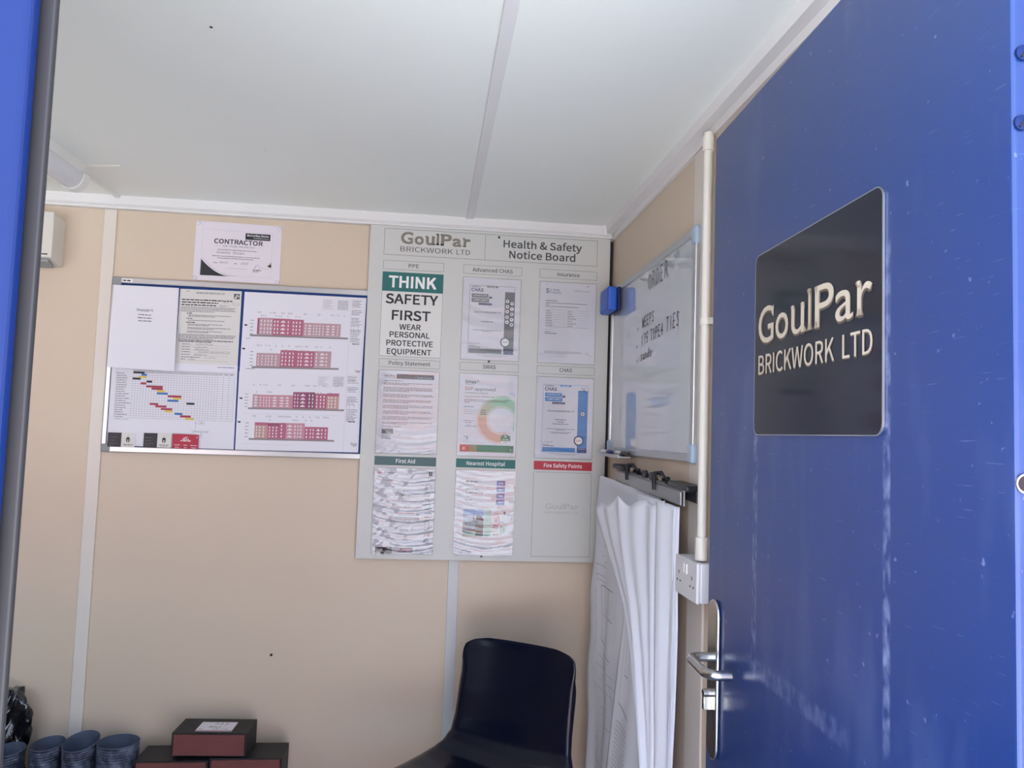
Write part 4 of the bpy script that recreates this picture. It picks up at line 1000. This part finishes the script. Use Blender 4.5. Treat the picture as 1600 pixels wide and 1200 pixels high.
# ------------------------------------------------------------------ chair
chd=math.atan2(-.84,-.545)      # facing direction
ch=empty('stacking_chair',(.176,2.198,0),chd-math.pi/2); tag(ch,'dark navy moulded plastic stacking chair in the corner below the notice board','chair')
navy=M('navy_polypropylene','050B20',.24,coat=.08,spec=.35,bump=.02,bscale=700)
prof=[(.225,.395),(.222,.425),(.205,.442),(.16,.448),(.09,.444),(.0,.434),(-.08,.432),(-.135,.440),(-.170,.460),(-.195,.494),(-.212,.54),(-.226,.59),(-.238,.64),(-.249,.69),(-.257,.73),(-.261,.752),(-.264,.765),(-.267,.773)]
wid =[.160,.200,.222,.238,.250,.254,.250,.237,.217,.200,.195,.194,.194,.192,.190,.186,.178,.160]
def shell():
    bm=MB(); N=len(prof)-1; nv=18
    def F(a,b):
        t=b*N; i=min(int(t),N-1); k=t-i
        y=prof[i][0]*(1-k)+prof[i+1][0]*k; z=prof[i][1]*(1-k)+prof[i+1][1]*k; w=wid[i]*(1-k)+wid[i+1]*k
        s=(a-.5)*2
        if b>.78: w=.193*(1-.40*((b-.78)/.22)**3.2)
        back=max(0,min(1,(b-.42)/.25)); seat=1-back
        x=w*s
        e=abs(s)**3
        y2=y+back*.030*((abs(x)/.194)**2.2)
        z2=z+seat*.022*(abs(s)**2.5)*(1 if b>.12 else b/.12)-seat*.012*math.exp(-(s/.5)**2)
        lip=max(0,(abs(s)-.90)/.10)*max(0,min(1,(.86-b)/.12))          # turned-down rim
        y2-=back*.016*lip**2; z2-=seat*.018*lip**2
        return (x,y2,z2)
    bm.grid(F,40,68,navy)
    o=bm.build('shell',ch,smooth=True,fix=False)
    so=o.modifiers.new('thickness','SOLIDIFY'); so.thickness=.005; so.offset=-1
    return o
shell()
legm=M('black_tube','1B1C20',.35,metal=.6)
for sx in (-1,1):
    m=MB(); m.tube([(sx*.17,.13,.405),(sx*.20,.165,.36),(sx*.235,.215,.012)],.011,legm,12); lg=m.build('leg',ch,smooth=True)
    m=MB(); m.tube([(sx*.235,.215,.016),(sx*.2355,.2155,0.0)],.014,rubber,12); m.build('foot_cap',lg,smooth=True)
    m=MB(); m.tube([(sx*.17,-.10,.40),(sx*.19,-.135,.36),(sx*.215,-.225,.012)],.011,legm,12); lg=m.build('leg',ch,smooth=True)
    m=MB(); m.tube([(sx*.215,-.225,.016),(sx*.2155,-.2255,0.0)],.014,rubber,12); m.build('foot_cap',lg,smooth=True)
m=MB()
for sx in (-1,1): m.tube([(sx*.17,.13,.402),(sx*.17,-.10,.398)],.010,legm,10)
m.tube([(-.17,.02,.400),(.17,.02,.400)],.010,legm,10); m.build('seat_frame',ch,smooth=True)

# ------------------------------------------------------------------ brick sample boxes on a low bench
bench=empty('low_bench',(-.66,2.60,0)); tag(bench,'low timber bench against the back wall carrying the brick samples','bench')
ply=M('plywood','9C8262',.6,var=.1,vscale=10,stretch=(1,8,8))
bt=EYE-1.118
m=MB(); m.box((-.185,-.04,bt-.02),(.225,.12,bt),ply); m.build('top',bench,bevel=.002)
for sx in (-.16,.20):
    m=MB(); m.box((sx-.02,-.04,0),(sx+.02,.10,bt-.02),ply); m.build('leg',bench,bevel=.002)
boxk=M('black_card','17171C',.55); mort=M('mortar_dust','6F6468',.9,var=.2,vscale=60)
def redbrick():
    return M('red_brick_face','74433F',.9,var=.16,vscale=22,bump=.35,bscale=90)
def brick(x,y,z,rot,label,note=False,w=.230,h=.074,d=.122):
    o=empty('brick_sample',P(x,y,z),rot); tag(o,label,'brick sample',group=None)
    t=.0045
    m=MB()
    m.box((-w/2,-d/2,h-t),(w/2,d/2,h),boxk); m.box((-w/2,-d/2+.010,0),(w/2,d/2,t),boxk)
    m.box((-w/2,-d/2,t),(-w/2+t,d/2,h-t),boxk); m.box((w/2-t,-d/2,t),(w/2,d/2,h-t),boxk); m.box((-w/2+t,d/2-t,t),(w/2-t,d/2,h-t),boxk)
    tag(m.build('card_box',o,bevel=.001),'black card box')
    m=MB(); m.box((-w/2+t+.001,-d/2-.003,t+.001),(w/2-t-.001,d/2-t-.002,h-t-.0005),redbrick()); tag(m.build('brick',o,bevel=.003),'red brick face')
    m=MB(); m.box((-w/2+t,-d/2+.001,t),(w/2-t,-d/2+.010,t+.003),mort); m.build('mortar_edge',o)
    if note:
        m=MB(); m.box((-.050,-.046,h),(.062,.030,h+.0006),paper); lb=m.build('label',o); tag(lb,'white handwritten label')
        p=Print(); p.rect(0,70,112,75,M('label_red','B0506A',.6)); p.text('7 2 3',44,84,24,15,ink,shear=.2); p.scrawl(30,70,46,14,ink,rng,1.4); p.scrawl(50,100,62,9,ink,rng,1.0); p.words(6,20,62,4,inkg,rng)
        p.build('label_print',lb,lambda u,v,q:Vector((-.050+u/1000,.030-v/1000,h+.0006+q)),.0002)
    return o
brick(-.7505,2.605,-1.118,-.0,'black boxed brick sample left of the two under the labelled one',w=.221)
brick(-.5265,2.605,-1.118,.0,'black boxed brick sample right of the two under the labelled one',h=.080,w=.221)
brick(-.640,2.612,-1.0375,-.045,'black boxed brick sample with white label on top of the stack',True)

# ------------------------------------------------------------------ wellington boots
def boot_mat():
    m=M('dusty_black_rubber','222734',.6)
    nt=m.node_tree; p=nt.nodes['Principled BSDF']; tc=nt.nodes.new('ShaderNodeTexCoord'); n=nt.nodes.new('ShaderNodeTexNoise'); n.inputs['Scale'].default_value=14; n.inputs['Detail'].default_value=8; n.inputs['Roughness'].default_value=.7
    r=nt.nodes.new('ShaderNodeMapRange'); r.inputs[1].default_value=.48; r.inputs[2].default_value=.72; mx=nt.nodes.new('ShaderNodeMix'); mx.data_type='RGBA'; mx.inputs[6].default_value=lin('232A3A')+(1,); mx.inputs[7].default_value=lin('8089A0')+(1,)
    nt.links.new(tc.outputs['Object'],n.inputs['Vector']); nt.links.new(n.outputs['Fac'],r.inputs[0]); nt.links.new(r.outputs[0],mx.inputs[0]); nt.links.new(mx.outputs[2],p.inputs['Base Color'])
    return m
bootm=boot_mat(); lining=M('boot_lining','4A5468',.8,var=.1,vscale=20); solem=M('boot_sole','15161A',.8)
def boot(x,y,rot,label,h=.415,rx=.052,ry=.078,slope=.018,seed=1):
    o=empty('wellington_boot',(x,y,0),rot); tag(o,label,'boot',group=None)
    seg=28
    secs=[(.020,.042,.135,.055),(.05,.044,.130,.050),(.085,.043,.110,.036),(.115,.044,.085,.016),(.15,.042,.066,.004),(.20,rx*.86,ry*.84,0),(.28,rx*.95,ry*.93,0),(h-.05,rx*.98,ry*.98,0)]
    for k in range(6): 
        secs.append((h-.047+k*.008,rx*.972,ry*.972,0)); secs.append((h-.043+k*.008,rx*1.005,ry*1.005,0))
    secs.append((h,rx*1.02,ry*1.02,0))
    vs=[];fs=[]
    for z,a,b,oy in secs:
        for q in range(seg):
            t=2*math.pi*q/seg; sl=slope*math.sin(t)*(z/h)**6
            vs.append((a*math.cos(t),b*math.sin(t)-oy,z+sl))
    for i in range(len(secs)-1):
        for q in range(seg): fs.append((i*seg+q,i*seg+(q+1)%seg,(i+1)*seg+(q+1)%seg,(i+1)*seg+q))
    m=MB(); m.add(vs,fs,bootm); m.build('boot_leg',o,smooth=True,fix=False)
    m=MB(); ins=[]
    for z,k in ((h,1.02),(h+.002,.985),(h-.004,.94),(h-.06,.92),(h-.2,.86),(.16,.60)):
        ins.append([( rx*k*math.cos(2*math.pi*q/seg), ry*k*math.sin(2*math.pi*q/seg), z+slope*math.sin(2*math.pi*q/seg)*min(1,(z/h))**6) for q in range(seg)])
    vs=[v for r in ins for v in r]; fs=[]
    for i in range(len(ins)-1):
        for q in range(seg): fs.append((i*seg+q,i*seg+(q+1)%seg,(i+1)*seg+(q+1)%seg,(i+1)*seg+q))
    fs.append(tuple(range(5*seg,6*seg)))
    m.add(vs,fs,lining); tag(m.build('lining',o,smooth=True,fix=False),'blue-grey boot lining')
    m=MB(); n=26; pf=[(.044*math.cos(2*math.pi*q/n),.14*math.sin(2*math.pi*q/n)-.055) for q in range(n)]
    m.prism(pf,0,.024,solem,'z'); m.build('sole',o)
boot(-1.236,2.560,.0,'black rubber boot half hidden by the door frame',rx=.044,ry=.056,h=.408,slope=.001)
boot(-1.140,2.600,.0,'dusty black rubber boot second from the door frame',rx=.0455,ry=.060,h=.410,slope=.001)
boot(-1.042,2.600,-.06,'dusty black rubber boot with slanted rim in front of the wall joint strip',rx=.050,ry=.062,h=.416,slope=.010)
boot(-.931,2.600,-.05,'dusty black rubber boot with wide mouth, next to the brick samples',rx=.062,ry=.058,h=.414,slope=.001)
# bag behind the boots
rng=random.Random(31)
bg=MB(); seg=26
def bF(a,b):
    t=2*math.pi*a; z=b*.55
    r=.048*(1-.55*max(0,(b-.86)/.14)**2)
    w=.010*math.sin(3*t+b*17)+.007*math.sin(7*t-b*29)+.002*math.sin(11*t+b*43)
    return (r*math.cos(t)+w*math.cos(t),(r+w)*math.sin(t)*.8,z)
bg.grid(bF,40,46,M('shiny_black_polythene','111319',.18,coat=.6))
bg.add([bF(k/40,1) for k in range(40)],[tuple(range(40))],M('shiny_black_polythene','111319'))
bag=bg.build('rubbish_bag',None,(-1.297,2.690,0),smooth=True); tag(bag,'crumpled shiny black plastic bag standing behind the boots, beside the door frame','bag')

# ------------------------------------------------------------------ repeats share a group
for o in bpy.data.objects:
    if o.parent or 'category' not in o: continue
    g={'brick sample':'brick samples on the bench','boot':'wellington boots by the back wall','push pin':'push pins of the certificate','marker pen':'marker pens on the tray'}.get(o['category'])
    n=o.name.split('.')[0]
    g=g or {'business_card':'business cards on the pinboard','elevation_drawing':'elevation drawings on the pinboard','hanging_drawing':'drawings hanging from the wall clamp','ceiling_screw':'ceiling screws'}.get(n)
    if g: o['group']=g
